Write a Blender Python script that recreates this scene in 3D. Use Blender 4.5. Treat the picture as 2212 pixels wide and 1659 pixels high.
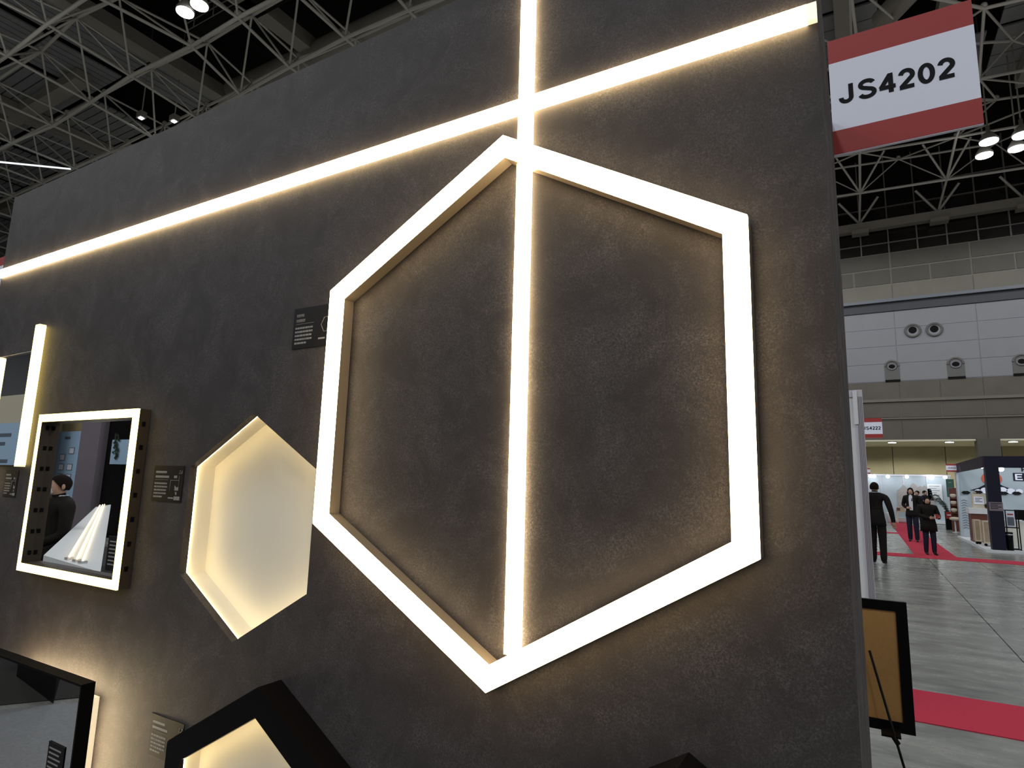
import bpy, bmesh, math, random
import numpy as np
from mathutils import Vector, Matrix, Quaternion

random.seed(7)
C = bpy.context.scene.collection
for o in list(bpy.data.objects):
    bpy.data.objects.remove(o)
SC = bpy.context.scene

# ---------------------------------------------------------------- camera
W, H, F = 2212, 1659, 1312.9
YAW, PITCH, ROLL = 0.523967, 0.158465, 0.026615
CAM = Vector((0.6193, -1.0464, 1.55))
_cy, _sy, _cp, _sp = math.cos(YAW), math.sin(YAW), math.cos(PITCH), math.sin(PITCH)
FWD = Vector((-_sy*_cp, _cy*_cp, _sp))
_r0 = Vector((_cy, _sy, 0)); _u0 = _r0.cross(FWD)
RIGHT = _r0*math.cos(ROLL) + _u0*math.sin(ROLL)
UP = -_r0*math.sin(ROLL) + _u0*math.cos(ROLL)
cam_data = bpy.data.cameras.new('camera')
cam = bpy.data.objects.new('camera', cam_data); C.objects.link(cam)
cam_data.sensor_fit = 'HORIZONTAL'; cam_data.sensor_width = 36.0
cam_data.lens = F/W*36.0
cam_data.clip_start = 0.02; cam_data.clip_end = 300
cam.matrix_world = Matrix(((RIGHT.x, UP.x, -FWD.x, CAM.x), (RIGHT.y, UP.y, -FWD.y, CAM.y),
                           (RIGHT.z, UP.z, -FWD.z, CAM.z), (0, 0, 0, 1)))
SC.camera = cam

# ---------------------------------------------------------------- light and exposure
SC.view_settings.view_transform = 'Standard'
SC.view_settings.look = 'None'
SC.view_settings.exposure = 0.0
SC.view_settings.gamma = 1.0
SC.view_settings.use_curve_mapping = False
world = bpy.data.worlds.new('hall_air'); SC.world = world
world.use_nodes = True
world.node_tree.nodes['Background'].inputs[0].default_value = (0.80, 0.86, 1.0, 1)
world.node_tree.nodes['Background'].inputs[1].default_value = 0.05
HALL_COL = (0.93, 0.97, 1.0)
HALL_W = 1150.0
def hall_lamp(x, y, z=16.6, w=HALL_W, col=HALL_COL, size=1.1):
    l = bpy.data.lights.new('high_bay', 'SPOT'); l.energy = w; l.color = col
    l.spot_size = math.radians(178); l.spot_blend = 0.12; l.shadow_soft_size = size
    o = bpy.data.objects.new('high_bay_light', l); C.objects.link(o); o.location = (x, y, z)
    return o
for hx in (-30, -16, -3, 10, 24):
    for hy in (-22, -9, 6, 19, 31):
        hall_lamp(hx + (1.5 if hy > 0 else 0), hy, w=HALL_W*(1.5 if hy < 0 else 1.0))
def uplight(x, y, w=60.0):  # unseen point lights added to brighten the roof tubes from below
    l = bpy.data.lights.new('roof_fill', 'POINT'); l.energy = w; l.color = (1.0, .97, .92); l.shadow_soft_size = 1.2
    o = bpy.data.objects.new('roof_fill_light', l); C.objects.link(o); o.location = (x, y, 15.6)
for hx in (-36, -26, -16, -4, 6, 16):
    for hy in (6, 20, 32): uplight(hx, hy)
for hx in (-1, 3.2, 7.4, 12):      # the downlights under the end wall soffit
    l = bpy.data.lights.new('soffit_downlight', 'SPOT'); l.energy = 330; l.color = (1, .95, .82); l.spot_size = math.radians(165); l.spot_blend = .3; l.shadow_soft_size = .2
    o = bpy.data.objects.new('soffit_light', l); C.objects.link(o); o.location = (hx, 42.2, 4.3)
LINE_E = 20.0
LINE_COL = (1.0, 0.75, 0.41)

# ---------------------------------------------------------------- helpers
def at(px, py, axis, v):
    """the point of the real plane axis=v that the photograph shows at px,py"""
    d = RIGHT*((px - W/2)/F) - UP*((py - H/2)/F) + FWD
    return CAM + d*((v - CAM[axis])/d[axis])
def pix(p):
    d = Vector(p) - CAM; z = d.dot(FWD)
    if z < 0.1: return (-9e9, -9e9)
    return (W/2 + F*d.dot(RIGHT)/z, H/2 - F*d.dot(UP)/z)

def mat(name, col, rough=0.5, metal=0.0, emit=None, es=0.0, spec=0.5, noise=0.0, nscale=20.0, bump=0.0, coat=0.0):
    m = bpy.data.materials.new(name); m.use_nodes = True
    nt = m.node_tree; b = nt.nodes['Principled BSDF']
    b.inputs['Base Color'].default_value = (*col, 1)
    b.inputs['Roughness'].default_value = rough; b.inputs['Metallic'].default_value = metal
    b.inputs['Specular IOR Level'].default_value = spec
    b.inputs['Coat Weight'].default_value = coat
    if emit:
        b.inputs['Emission Color'].default_value = (*emit, 1); b.inputs['Emission Strength'].default_value = es
    if noise > 0:
        tc = nt.nodes.new('ShaderNodeTexCoord'); n = nt.nodes.new('ShaderNodeTexNoise')
        n.inputs['Scale'].default_value = nscale; n.inputs['Detail'].default_value = 5
        nt.links.new(tc.outputs['Object'], n.inputs['Vector'])
        mx = nt.nodes.new('ShaderNodeMix'); mx.data_type = 'RGBA'
        mx.inputs[6].default_value = (*[c*(1-noise) for c in col], 1)
        mx.inputs[7].default_value = (*[min(1, c*(1+noise)) for c in col], 1)
        nt.links.new(n.outputs['Fac'], mx.inputs[0]); nt.links.new(mx.outputs[2], b.inputs['Base Color'])
        if bump > 0:
            bp = nt.nodes.new('ShaderNodeBump'); bp.inputs['Strength'].default_value = bump
            bp.inputs['Distance'].default_value = 0.01
            nt.links.new(n.outputs['Fac'], bp.inputs['Height']); nt.links.new(bp.outputs[0], b.inputs['Normal'])
    return m

def laminate(name, rough, dark=1.0, spec=0.3):
    """dark stone-look laminate: mottled charcoal with pale squiggly fibres"""
    m = bpy.data.materials.new(name); m.use_nodes = True
    nt = m.node_tree; N = nt.nodes; L = nt.links; b = N['Principled BSDF']
    tc = N.new('ShaderNodeTexCoord')
    def noise(scale, detail=4, dist=0.0, rgh=0.55):
        n = N.new('ShaderNodeTexNoise'); n.inputs['Scale'].default_value = scale
        n.inputs['Detail'].default_value = detail; n.inputs['Distortion'].default_value = dist
        n.inputs['Roughness'].default_value = rgh
        L.new(tc.outputs['Object'], n.inputs['Vector']); return n.outputs['Fac']
    def ramp(src, pts):
        r = N.new('ShaderNodeValToRGB'); e = r.color_ramp.elements
        while len(e) < len(pts): e.new(0.5)
        for el, (p, c) in zip(e, pts): el.position = p; el.color = (c, c, c, 1)
        L.new(src, r.inputs[0]); return r.outputs[0]
    def math2(op, a, bb):
        n = N.new('ShaderNodeMath'); n.operation = op
        for k, v in enumerate((a, bb)):
            if isinstance(v, float): n.inputs[k].default_value = v
            else: L.new(v, n.inputs[k])
        return n.outputs[0]
    f1 = ramp(noise(105, 2, 1.2), [(0.45, 0), (0.488, 1), (0.512, 1), (0.55, 0)])
    f2 = ramp(noise(190, 2, 1.3), [(0.44, 0), (0.485, 1), (0.515, 1), (0.56, 0)])
    f3 = ramp(noise(60, 2, 2.2), [(0.47, 0), (0.494, 1), (0.506, 1), (0.53, 0)])
    patch = ramp(noise(7, 6, 0.8, 0.7), [(0.42, 0.12), (0.66, 1.0)])
    fine = noise(260, 3)
    fib = math2('MAXIMUM', math2('MAXIMUM', f1, math2('MULTIPLY', f2, 0.75)), math2('MULTIPLY', f3, 0.8))
    fib = math2('MULTIPLY', math2('MULTIPLY', fib, patch), ramp(fine, [(0.36, 0.15), (0.62, 1.0)]))
    base = N.new('ShaderNodeMix'); base.data_type = 'RGBA'
    base.inputs[6].default_value = (0.028*dark, 0.0233*dark, 0.023*dark, 1)
    base.inputs[7].default_value = (0.058*dark, 0.050*dark, 0.049*dark, 1)
    L.new(math2('MULTIPLY', math2('ADD', ramp(noise(9, 6, 0.3, 0.7), [(0.32, 0), (0.68, 1)]), ramp(noise(420, 2), [(0.3, 0), (0.7, 1)])), 0.5), base.inputs[0])
    top = N.new('ShaderNodeMix'); top.data_type = 'RGBA'
    L.new(base.outputs[2], top.inputs[6]); top.inputs[7].default_value = (0.185*dark, 0.168*dark, 0.165*dark, 1)
    L.new(math2('MULTIPLY', fib, 0.6), top.inputs[0])
    L.new(top.outputs[2], b.inputs['Base Color'])
    b.inputs['Roughness'].default_value = rough
    b.inputs['Specular IOR Level'].default_value = spec
    return m

M = {}
M['wall'] = laminate('dark_stone_laminate', 0.62)
M['wall_end_lit'] = laminate('dark_stone_laminate_end_lit', 0.5, 2.3, 0.0)  # end face coloured lighter in place of its grazing reflection, no gloss
DULL = 0.12
M['line'] = mat('line_light_diffuser', (1, .95, .85), 0.4, emit=LINE_COL, es=LINE_E)
M['line_bar'] = mat('warm_lamp_bar_diffuser', (1, .95, .8), 0.4, emit=(1.0, .72, .18), es=5.6)
M['housing_dark'] = mat('dark_bronze_housing', (0.075, 0.055, 0.036), 0.4, 0.2)
M['line_soft'] = mat('line_light_end_cap', (1, .93, .8), 0.5, emit=(1.0, .78, .46), es=1.1)
M['housing'] = mat('bronze_anodised_housing', (0.30, 0.245, 0.185), 0.32, 0.35)
M['black'] = mat('matt_black_metal', (0.004, 0.004, 0.004), 0.45, spec=.12)
M['black_satin'] = mat('satin_black_frame', (0.005, 0.004, 0.004), 0.35, spec=.12)
M['alu'] = mat('aluminium', (0.62, 0.62, 0.62), 0.35, 0.9)
M['mirror'] = mat('mirror_glass', (0.86, 0.87, 0.87), 0.004, 1.0)
M['niche_white'] = mat('warm_white_niche', (0.80, 0.76, 0.66), 0.6)
M['niche_led'] = mat('niche_led', (1, 1, 1), 0.5, emit=(1.0, .78, .42), es=12.5)
M['back_led'] = mat('mirror_back_led', (1, 1, 1), 0.5, emit=(1.0, .78, .46), es=85.0)
M['block_side'] = mat('backlight_block', (0.9, 0.86, 0.75), 0.5, emit=(1.0, .80, .5), es=0.75)
M['card'] = mat('black_caption_card', (0.010, 0.008, 0.008), 0.5, spec=.2)
M['print'] = mat('pale_print', (0.27, 0.255, 0.245), 0.6)
M['sign_red'] = mat('sign_red', (0.36, 0.024, 0.022), 0.5)
M['sign_white'] = mat('sign_white', (0.84, 0.85, 0.97), 0.5)
M['ink'] = mat('black_ink', (0.010, 0.010, 0.012), 0.6, spec=DULL)
M['tube'] = mat('painted_steel_tube', (0.46, 0.44, 0.395), 0.45)
M['girder'] = mat('painted_girder', (0.26, 0.24, 0.205), 0.55)
M['deck'] = mat('grey_roof_deck', (0.20, 0.20, 0.205), 0.6, noise=0.15, nscale=2)
M['void'] = mat('dark_roof', (0.010, 0.009, 0.008), 0.9, spec=.1)
M['stone'] = mat('brown_stone_panel', (0.072, 0.065, 0.050), 0.6, noise=0.22, nscale=1.2)
M['stone_dark'] = mat('dark_stone_panel', (0.095, 0.080, 0.063), 0.6, noise=0.2, nscale=1.2)
M['stone_light'] = mat('pale_stone_panel', (0.140, 0.127, 0.098), 0.6, noise=0.2, nscale=1.0)
M['joint'] = mat('panel_joint', (0.17, 0.157, 0.13), 0.7)
M['gwall'] = mat('grey_wall_panel', (0.20, 0.20, 0.213), 0.6, noise=0.06, nscale=1.5)
M['gjoint'] = mat('grey_wall_joint', (0.195, 0.195, 0.21), 0.7)
M['grecess'] = mat('grey_recess', (0.10, 0.095, 0.09), 0.6)
M['ledge'] = mat('blue_grey_ledge', (0.12, 0.13, 0.15), 0.5)
M['glassdark'] = mat('dark_clerestory_glass', (0.014, 0.011, 0.010), 0.15)
M['mullion'] = mat('mullion', (0.16, 0.145, 0.13), 0.6)
M['soffit'] = mat('pale_soffit', (0.60, 0.56, 0.42), 0.6)
M['brownwall'] = mat('ochre_panel', (0.37, 0.335, 0.205), 0.65, noise=0.2, nscale=0.8)
M['lampglow'] = mat('high_bay_glow', (1, 1, 1), 0.5, emit=(0.92, 0.95, 1.0), es=14.0)
M['downglow'] = mat('downlight_glow', (1, 1, 1), 0.5, emit=(1.0, .98, .85), es=9.0)
M['tubeglow'] = mat('bright_linear_lamp', (1, 1, 1), 0.5, emit=(0.85, 0.95, 1.0), es=1.2)
M['white'] = mat('white_panel', (0.72, 0.74, 0.76), 0.45)
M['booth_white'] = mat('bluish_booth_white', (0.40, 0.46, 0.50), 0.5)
M['white_warm'] = mat('warm_white_panel', (0.74, 0.72, 0.66), 0.5)
M['post'] = mat('pale_aluminium_post', (0.55, 0.54, 0.58), 0.4)
M['post_groove'] = mat('post_groove', (0.20, 0.18, 0.20), 0.5)
M['navy'] = mat('navy_fascia', (0.010, 0.011, 0.026), 0.5, spec=.2)
M['navy2'] = mat('dark_side_fascia', (0.030, 0.022, 0.032), 0.6, spec=.2)
M['orange'] = mat('orange_red_disc', (0.62, 0.10, 0.04), 0.5)
M['paper_blue'] = mat('pale_blue_poster', (0.42, 0.60, 0.80), 0.55)
M['grey_print'] = mat('grey_print', (0.12, 0.15, 0.19), 0.6)
M['wood'] = mat('light_wood_crate', (0.40, 0.31, 0.215), 0.6, noise=0.25, nscale=6)
M['wood_edge'] = mat('pale_wood_edge', (0.62, 0.55, 0.40), 0.6)
M['redbrown'] = mat('red_brown_counter', (0.13, 0.032, 0.02), 0.5)
M['cream'] = mat('cream_board', (0.60, 0.54, 0.42), 0.6)
M['leaf'] = mat('dark_green_leaf', (0.022, 0.045, 0.018), 0.5)
M['leaf2'] = mat('grey_green_leaf', (0.07, 0.10, 0.09), 0.5)
M['lime'] = mat('lime_leaf', (0.25, 0.36, 0.05), 0.5)
M['green'] = mat('dark_green_poster', (0.03, 0.10, 0.075), 0.5)
M['kraft'] = mat('brown_backing_board', (0.50, 0.255, 0.075), 0.7, noise=0.12, nscale=60)
M['carpet_red'] = mat('red_carpet', (0.46, 0.014, 0.045), 0.95, noise=0.18, nscale=90)
M['carpet_grey'] = mat('grey_carpet', (0.17, 0.174, 0.182), 0.95, noise=0.3, nscale=60)
M['carpet_dark'] = mat('dark_carpet', (0.02, 0.018, 0.016), 0.95)
M['skin'] = mat('skin', (0.50, 0.30, 0.21), 0.5)
M['hair'] = mat('black_hair', (0.006, 0.005, 0.005), 0.8, spec=.1)
M['hair2'] = mat('brown_black_hair', (0.011, 0.007, 0.006), 0.8, spec=.1)
M['suit'] = mat('black_suit', (0.013, 0.011, 0.010), 0.8, spec=DULL)
M['suit_navy'] = mat('navy_suit', (0.014, 0.016, 0.026), 0.8, spec=DULL)
M['shirt'] = mat('white_shirt', (0.70, 0.72, 0.78), 0.6)
M['jeans'] = mat('dark_blue_jeans', (0.016, 0.018, 0.034), 0.8, spec=DULL)
M['shoe'] = mat('black_shoe', (0.008, 0.008, 0.008), 0.35)
M['shoe_pale'] = mat('pale_sole', (0.45, 0.45, 0.42), 0.5)
M['mauve'] = mat('mauve_grey_fabric', (0.20, 0.17, 0.20), 0.8)
M['beige'] = mat('beige_wall', (0.42, 0.32, 0.16), 0.7)
M['rock'] = mat('rock_photo_grey', (0.34, 0.31, 0.30), 0.6, noise=0.3, nscale=3)
M['eye'] = mat('dark_eye', (0.01, 0.008, 0.007), 0.2)

class MB:
    def __init__(s): s.v = []; s.f = []; s.mi = []; s.sm = []
    def add(s, vs, fs, mi=0, smooth=False):
        b = len(s.v); s.v += [Vector(v) for v in vs]
        for f in fs: s.f.append([b+i for i in f]); s.mi.append(mi); s.sm.append(smooth)
        return s
    def box(s, x0, x1, y0, y1, z0, z1, mi=0):
        x0, x1 = sorted((x0, x1)); y0, y1 = sorted((y0, y1)); z0, z1 = sorted((z0, z1))
        v = [(x0,y0,z0),(x1,y0,z0),(x1,y1,z0),(x0,y1,z0),(x0,y0,z1),(x1,y0,z1),(x1,y1,z1),(x0,y1,z1)]
        return s.add(v, [(0,3,2,1),(4,5,6,7),(0,1,5,4),(1,2,6,5),(2,3,7,6),(3,0,4,7)], mi)
    def prism(s, poly, y0, y1, mi=0):
        """poly of (x,z) counter-clockwise seen from -y; extruded from y0 (front) to y1 (back)"""
        n = len(poly); v = [(x, y0, z) for x, z in poly] + [(x, y1, z) for x, z in poly]
        f = [tuple(range(n)), tuple(range(2*n-1, n-1, -1))]
        f += [(i, i+n, (i+1) % n + n, (i+1) % n) for i in range(n)]
        return s.add(v, f, mi)
    def slab(s, poly, z0, z1, mi=0):
        n = len(poly); v = [(x, y, z0) for x, y in poly] + [(x, y, z1) for x, y in poly]
        f = [tuple(range(n-1, -1, -1)), tuple(range(n, 2*n))]
        f += [(i, (i+1) % n, (i+1) % n + n, i+n) for i in range(n)]
        return s.add(v, f, mi)
    def tube(s, p0, p1, r, n=8, r1=None, mi=0, cap=True):
        p0, p1 = Vector(p0), Vector(p1); d = (p1-p0)
        if d.length < 1e-6: return s
        d.normalize(); a = d.orthogonal().normalized(); b = d.cross(a); r1 = r if r1 is None else r1
        v = []
        for p, rr in ((p0, r), (p1, r1)):
            for i in range(n):
                t = 2*math.pi*i/n; v.append(p + (a*math.cos(t) + b*math.sin(t))*rr)
        s.add(v, [(i, (i+1) % n, (i+1) % n+n, i+n) for i in range(n)], mi, True)
        if cap: s.add(v, [tuple(range(n-1, -1, -1)), tuple(range(n, 2*n))], mi)
        return s
    def path(s, pts, r, n=6, mi=0):
        for a, b in zip(pts, pts[1:]): s.tube(a, b, r, n, mi=mi)
        return s
    def lathe(s, prof, cx=0, cy=0, n=20, mi=0, sx=1, sy=1):
        v = []; k = len(prof)
        for i in range(n):
            t = 2*math.pi*i/n
            for r, z in prof: v.append((cx + r*math.cos(t)*sx, cy + r*math.sin(t)*sy, z))
        f = []
        for i in range(n):
            j = (i+1) % n
            for q in range(k-1): f.append((i*k+q, j*k+q, j*k+q+1, i*k+q+1))
        s.add(v, f, mi, True)
        if prof[0][0] > 1e-5: s.add([v[i*k] for i in range(n)], [tuple(range(n-1, -1, -1))], mi)
        if prof[-1][0] > 1e-5: s.add([v[i*k+k-1] for i in range(n)], [tuple(range(n))], mi)
        return s
    def ball(s, c, r, n=10, m=6, mi=0, sc=(1, 1, 1)):
        prof = [(max(1e-6, r*math.sin(math.pi*q/m)), -r*math.cos(math.pi*q/m)) for q in range(m+1)]
        v = []; k = m+1
        for i in range(n):
            t = 2*math.pi*i/n
            for rr, z in prof: v.append((c[0]+rr*math.cos(t)*sc[0], c[1]+rr*math.sin(t)*sc[1], c[2]+z*sc[2]))
        f = [(i*k+q, ((i+1) % n)*k+q, ((i+1) % n)*k+q+1, i*k+q+1) for i in range(n) for q in range(m)]
        return s.add(v, f, mi, True)
    def build(s, name, mats, parent=None, loc=None):
        org = Vector((0, 0, 0))
        if parent is not None:
            q = parent
            while q is not None: org += q.location; q = q.parent
        if loc is not None: off = Vector(loc)
        elif parent is None and s.v:
            lo = Vector([min(v[i] for v in s.v) for i in range(3)]); hi = Vector([max(v[i] for v in s.v) for i in range(3)])
            off = Vector(((lo.x+hi.x)/2, (lo.y+hi.y)/2, lo.z))
        else: off = org
        me = bpy.data.meshes.new(name)
        me.from_pydata([tuple(v-off) for v in s.v], [], s.f)
        mats = mats if isinstance(mats, (list, tuple)) else [mats]
        for m in mats: me.materials.append(M[m] if isinstance(m, str) else m)
        me.polygons.foreach_set('material_index', s.mi); me.polygons.foreach_set('use_smooth', s.sm)
        me.update()
        bm = bmesh.new(); bm.from_mesh(me); bmesh.ops.remove_doubles(bm, verts=bm.verts, dist=1e-6)
        bmesh.ops.recalc_face_normals(bm, faces=bm.faces); bm.to_mesh(me); bm.free()
        o = bpy.data.objects.new(name, me); C.objects.link(o); o.parent = parent
        o.location = off - org
        return o

def tag(o, label=None, cat=None, group=None, kind=None):
    if label: o['label'] = label
    if cat: o['category'] = cat
    if group: o['group'] = group
    if kind: o['kind'] = kind
    return o
def thing(name, loc, label, cat, group=None, rz=0.0):
    o = bpy.data.objects.new(name, None); C.objects.link(o); o.location = loc; o.rotation_euler.z = rz
    o.empty_display_size = 0.1
    return tag(o, label, cat, group)
def struct(o): o['kind'] = 'structure'; return o
import os
def ui_font():
    try: return bpy.data.fonts.load(os.path.join(bpy.utils.system_resource('DATAFILES'), 'fonts', 'Inter.woff2'))
    except Exception: return None
FONT = ui_font()
def text(name, body, size, loc, m, parent, rot=(math.pi/2, 0, 0), bold=0.0, sx=1.0, align='LEFT', ext=0.0004, shear=0.0):
    cu = bpy.data.curves.new(name, 'FONT'); cu.body = body; cu.size = size; cu.extrude = ext
    cu.offset = bold; cu.align_x = align; cu.shear = shear; cu.resolution_u = 3
    if FONT: cu.font = FONT
    tmp = bpy.data.objects.new(name, cu); C.objects.link(tmp)
    me = bpy.data.meshes.new_from_object(tmp.evaluated_get(bpy.context.evaluated_depsgraph_get()))
    bpy.data.objects.remove(tmp); bpy.data.curves.remove(cu)
    me.name = name; me.materials.clear(); me.materials.append(M[m])
    o = bpy.data.objects.new(name, me); C.objects.link(o); o.parent = parent
    org = Vector((0, 0, 0)); q = parent
    while q is not None: org += q.location; q = q.parent
    o.location = Vector(loc) - org; o.rotation_euler = rot; o.scale = (sx, 1, 1)
    return o
def arc(cx, cy, rx, ry, a0, a1, n=14):
    return [(cx+rx*math.cos(math.radians(a0+(a1-a0)*i/n)), cy+ry*math.sin(math.radians(a0+(a1-a0)*i/n))) for i in range(n+1)]
GLYPH = {'J': (.77, [[(.55, 1), (.55, .32)] + arc(.335, .30, .215, .20, 0, -175) + [(.12, .34)]]),
         'S': (.93, [arc(.46, .735, .27, .19, 15, 255, 16) + arc(.46, .285, .295, .21, 75, -165, 16)]),
         '4': (.77, [[(.51, 0), (.51, 1)], [(.50, .95), (.10, .30)], [(.04, .295), (.70, .295)]]),
         '2': (.77, [arc(.385, .68, .235, .245, 172, -28, 14) + [(.15, .10)], [(.08, .075), (.66, .075)]]),
         '0': (.77, [arc(.385, .5, .235, .425, 0, 360, 28)]),
         'E': (.86, [[(.16, 0), (.16, 1)], [(.10, .925), (.78, .925)], [(.10, .51), (.72, .51)], [(.10, .075), (.80, .075)]]),
         'H': (.98, [[(.16, 0), (.16, 1)], [(.82, 0), (.82, 1)], [(.16, .52), (.82, .52)]])}
def bold_text(body, x, y, z, cap, m, parent, sx=1.0, w=.205):
    """heavy grotesque lettering, ribbons on the plane y, facing -y; returns its right end"""
    q = MB(); x0 = x
    for ch in body:
        adv, strokes = GLYPH[ch]
        for si, st in enumerate(strokes):
            n = len(st); L_, R_ = [], []; yy = y-.0003*si
            for i, (px_, pz_) in enumerate(st):
                a_ = st[max(0, i-1)]; b_ = st[min(n-1, i+1)]
                if st[0] == st[-1] or (abs(st[0][0]-st[-1][0]) < 1e-6 and abs(st[0][1]-st[-1][1]) < 1e-6):
                    a_ = st[(i-1) % (n-1)]; b_ = st[(i+1) % (n-1)]
                dx, dz = b_[0]-a_[0], b_[1]-a_[1]; l = math.hypot(dx, dz) or 1
                nx, nz = -dz/l*w/2, dx/l*w/2
                L_.append((px_+nx, pz_+nz)); R_.append((px_-nx, pz_-nz))
            v = [(x0+p[0]*cap*sx, yy, z+p[1]*cap) for p in L_] + [(x0+p[0]*cap*sx, yy, z+p[1]*cap) for p in R_]
            q.add(v, [(i, i+1, n+i+1, n+i) for i in range(n-1)])
        x0 += adv*cap*sx
    q.build('lettering', m, parent)
    return x0
def hexpts(cx, cz, R): return [(cx + R*math.cos(math.radians(a)), cz + R*math.sin(math.radians(a))) for a in (90, 150, 210, 270, 330, 30)]

def clone(src, parent=None):
    c = src.copy(); C.objects.link(c); c.parent = parent
    for ch in list(src.children): clone(ch, c)
    return c

# ================================================================ SETTING: floor
base = MB().box(-70, 60, -40, 60, -0.4, -0.03).build('floor', mat('floor_joint', (0.05, 0.05, 0.05), 0.8))
struct(base)
def floor_mat():
    m = bpy.data.materials.new('worn_concrete'); m.use_nodes = True
    nt = m.node_tree; N = nt.nodes; L = nt.links; b = N['Principled BSDF']
    g = N.new('ShaderNodeNewGeometry'); mp = N.new('ShaderNodeMapping'); mp.inputs['Scale'].default_value = (0.8, 1.9, 1)
    L.new(g.outputs['Position'], mp.inputs['Vector'])
    n1 = N.new('ShaderNodeTexNoise'); n1.inputs['Scale'].default_value = 1.6; n1.inputs['Detail'].default_value = 8; n1.inputs['Roughness'].default_value = 0.68
    L.new(mp.outputs[0], n1.inputs['Vector'])
    n2 = N.new('ShaderNodeTexNoise'); n2.inputs['Scale'].default_value = 0.35; n2.inputs['Detail'].default_value = 4
    L.new(g.outputs['Position'], n2.inputs['Vector'])
    r = N.new('ShaderNodeValToRGB'); e = r.color_ramp.elements
    e[0].position = 0.30; e[0].color = (0.13, 0.134, 0.124, 1); e[1].position = 0.70; e[1].color = (0.38, 0.375, 0.335, 1)
    L.new(n1.outputs['Fac'], r.inputs[0])
    mx = N.new('ShaderNodeMix'); mx.data_type = 'RGBA'; mx.blend_type = 'MULTIPLY'; mx.inputs[0].default_value = 0.5
    L.new(r.outputs[0], mx.inputs[6])
    r2 = N.new('ShaderNodeValToRGB'); r2.color_ramp.elements[0].position = .3; r2.color_ramp.elements[0].color = (.55, .56, .60, 1)
    r2.color_ramp.elements[1].position = .7; L.new(n2.outputs['Fac'], r2.inputs[0]); L.new(r2.outputs[0], mx.inputs[7])
    L.new(mx.outputs[2], b.inputs['Base Color'])
    r3 = N.new('ShaderNodeValToRGB'); r3.color_ramp.elements[0].color = (.20, .20, .20, 1); r3.color_ramp.elements[1].color = (.33, .33, .33, 1)
    L.new(n1.outputs['Fac'], r3.inputs[0]); L.new(r3.outputs[0], b.inputs['Roughness'])
    b.inputs['Specular IOR Level'].default_value = 0.5
    return m
M['floor'] = floor_mat()
XS = [-70, -45, -32, -19, -8, -3.0, 1.82, 2.77, 7.6, 14, 27, 40, 60]
YS = [-40, -28, -17, -8, 0.0, 9.5, 19.0, 28.5, 40.0, 60]
for i in range(len(XS)-1):
    for j in range(len(YS)-1):
        MB().box(XS[i]+.006, XS[i+1]-.006, YS[j]+.006, YS[j+1]-.006, -0.03, 0).build('concrete_slab', 'floor', base)

# ================================================================ SETTING: hall end wall (y = 40.5) and roof
YW = 40.5
wb = MB().box(-70, 60, YW+0.04, YW+0.8, 4.5, 15.8).build('wall_back', 'joint'); struct(wb)
def panels(z0, z1, x0, x1, wdt, m, name, gap=0.05, depth=0.22, off=0.0):
    n = int(math.ceil((x1-x0)/wdt))
    for i in range(n):
        a = x0+i*wdt; b = min(x1, a+wdt)
        MB().box(a+gap, b-gap, YW, YW+depth+.03, z0+gap, z1-gap).build(name, m, wb)
panels(14.80, 15.80, -9.0, 25, 3.9, 'stone', 'stone_panel')
panels(13.82, 14.80, -9.0, 25, 1.95, 'stone', 'stone_panel')
panels(12.86, 13.82, -9.0, 25, 3.9, 'stone_light', 'stone_panel', gap=.03)
MB().box(-9, 25, YW-.35, YW+.3, 12.66, 12.84).build('ledge', 'ledge', wb)
MB().box(-9, 25, YW-.1, YW+.3, 12.14, 12.66).build('dark_wall_band', mat('dark_band', (0.035, 0.035, 0.042), 0.6), wb)  # dark coloured band just below the ledge
for k in range(4):
    z0 = 7.92+k*1.055
    n0 = -9.0
    for i in range(9):
        MB().box(n0+i*3.9+.025, n0+(i+1)*3.9-.025, YW, YW+.25, z0+.02, z0+1.055-.02).build('grey_panel', 'gwall', wb)
MB().box(-9, 25, YW+.02, YW+.25, 7.9, 12.14).build('panel_backing', 'gjoint', wb)
panels(6.82, 7.90, -9.0, 25, 1.95, 'stone_dark', 'stone_panel', gap=.02)
MB().box(-9, 25, YW-.12, YW+.3, 6.70, 6.86).build('ledge', 'stone_light', wb)
panels(5.76, 6.70, -9.0, 25, 1.95, 'stone_dark', 'stone_panel', gap=.035)
MB().box(-9, 25, YW-.10, YW+.3, 5.68, 5.76).build('ledge', 'stone_light', wb)
panels(4.50, 5.68, -9.0, 25, 3.9, 'stone_dark', 'stone_panel', gap=.015)
# clerestory glazing above the stone bands
MB().box(-9, 25, YW+.15, YW+.3, 15.80, 24).build('clerestory_glass', 'glassdark', wb)
for i in range(24):
    x = -8.9 + i*1.45
    MB().box(x-.035, x+.035, YW+.02, YW+.16, 15.80, 22).build('mullion', 'mullion', wb)
for z in (16.45, 17.6, 18.75, 19.9):
    MB().box(-9, 25, YW+.03, YW+.16, z-.03, z+.03).build('mullion', 'mullion', wb)
# soffit, recessed ochre wall and downlights
sof = MB().box(-9, 25, YW, 51, 4.40, 4.50).build('trim_1', 'soffit'); struct(sof)
w2 = MB().box(-70, 60, 45.62, 46.2, 0, 4.4).build('wall_recess', 'post_groove'); struct(w2)
for i in range(9):
    MB().box(-8.9+i*2.8+.02, -8.9+(i+1)*2.8-.02, 45.5, 45.66, 0, 4.40).build('ochre_panel', 'brownwall', w2)
cl = MB().box(6.05, 7.05, YW-.35, YW+.6, 0, 4.5).build('column', 'stone'); struct(cl)
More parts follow.
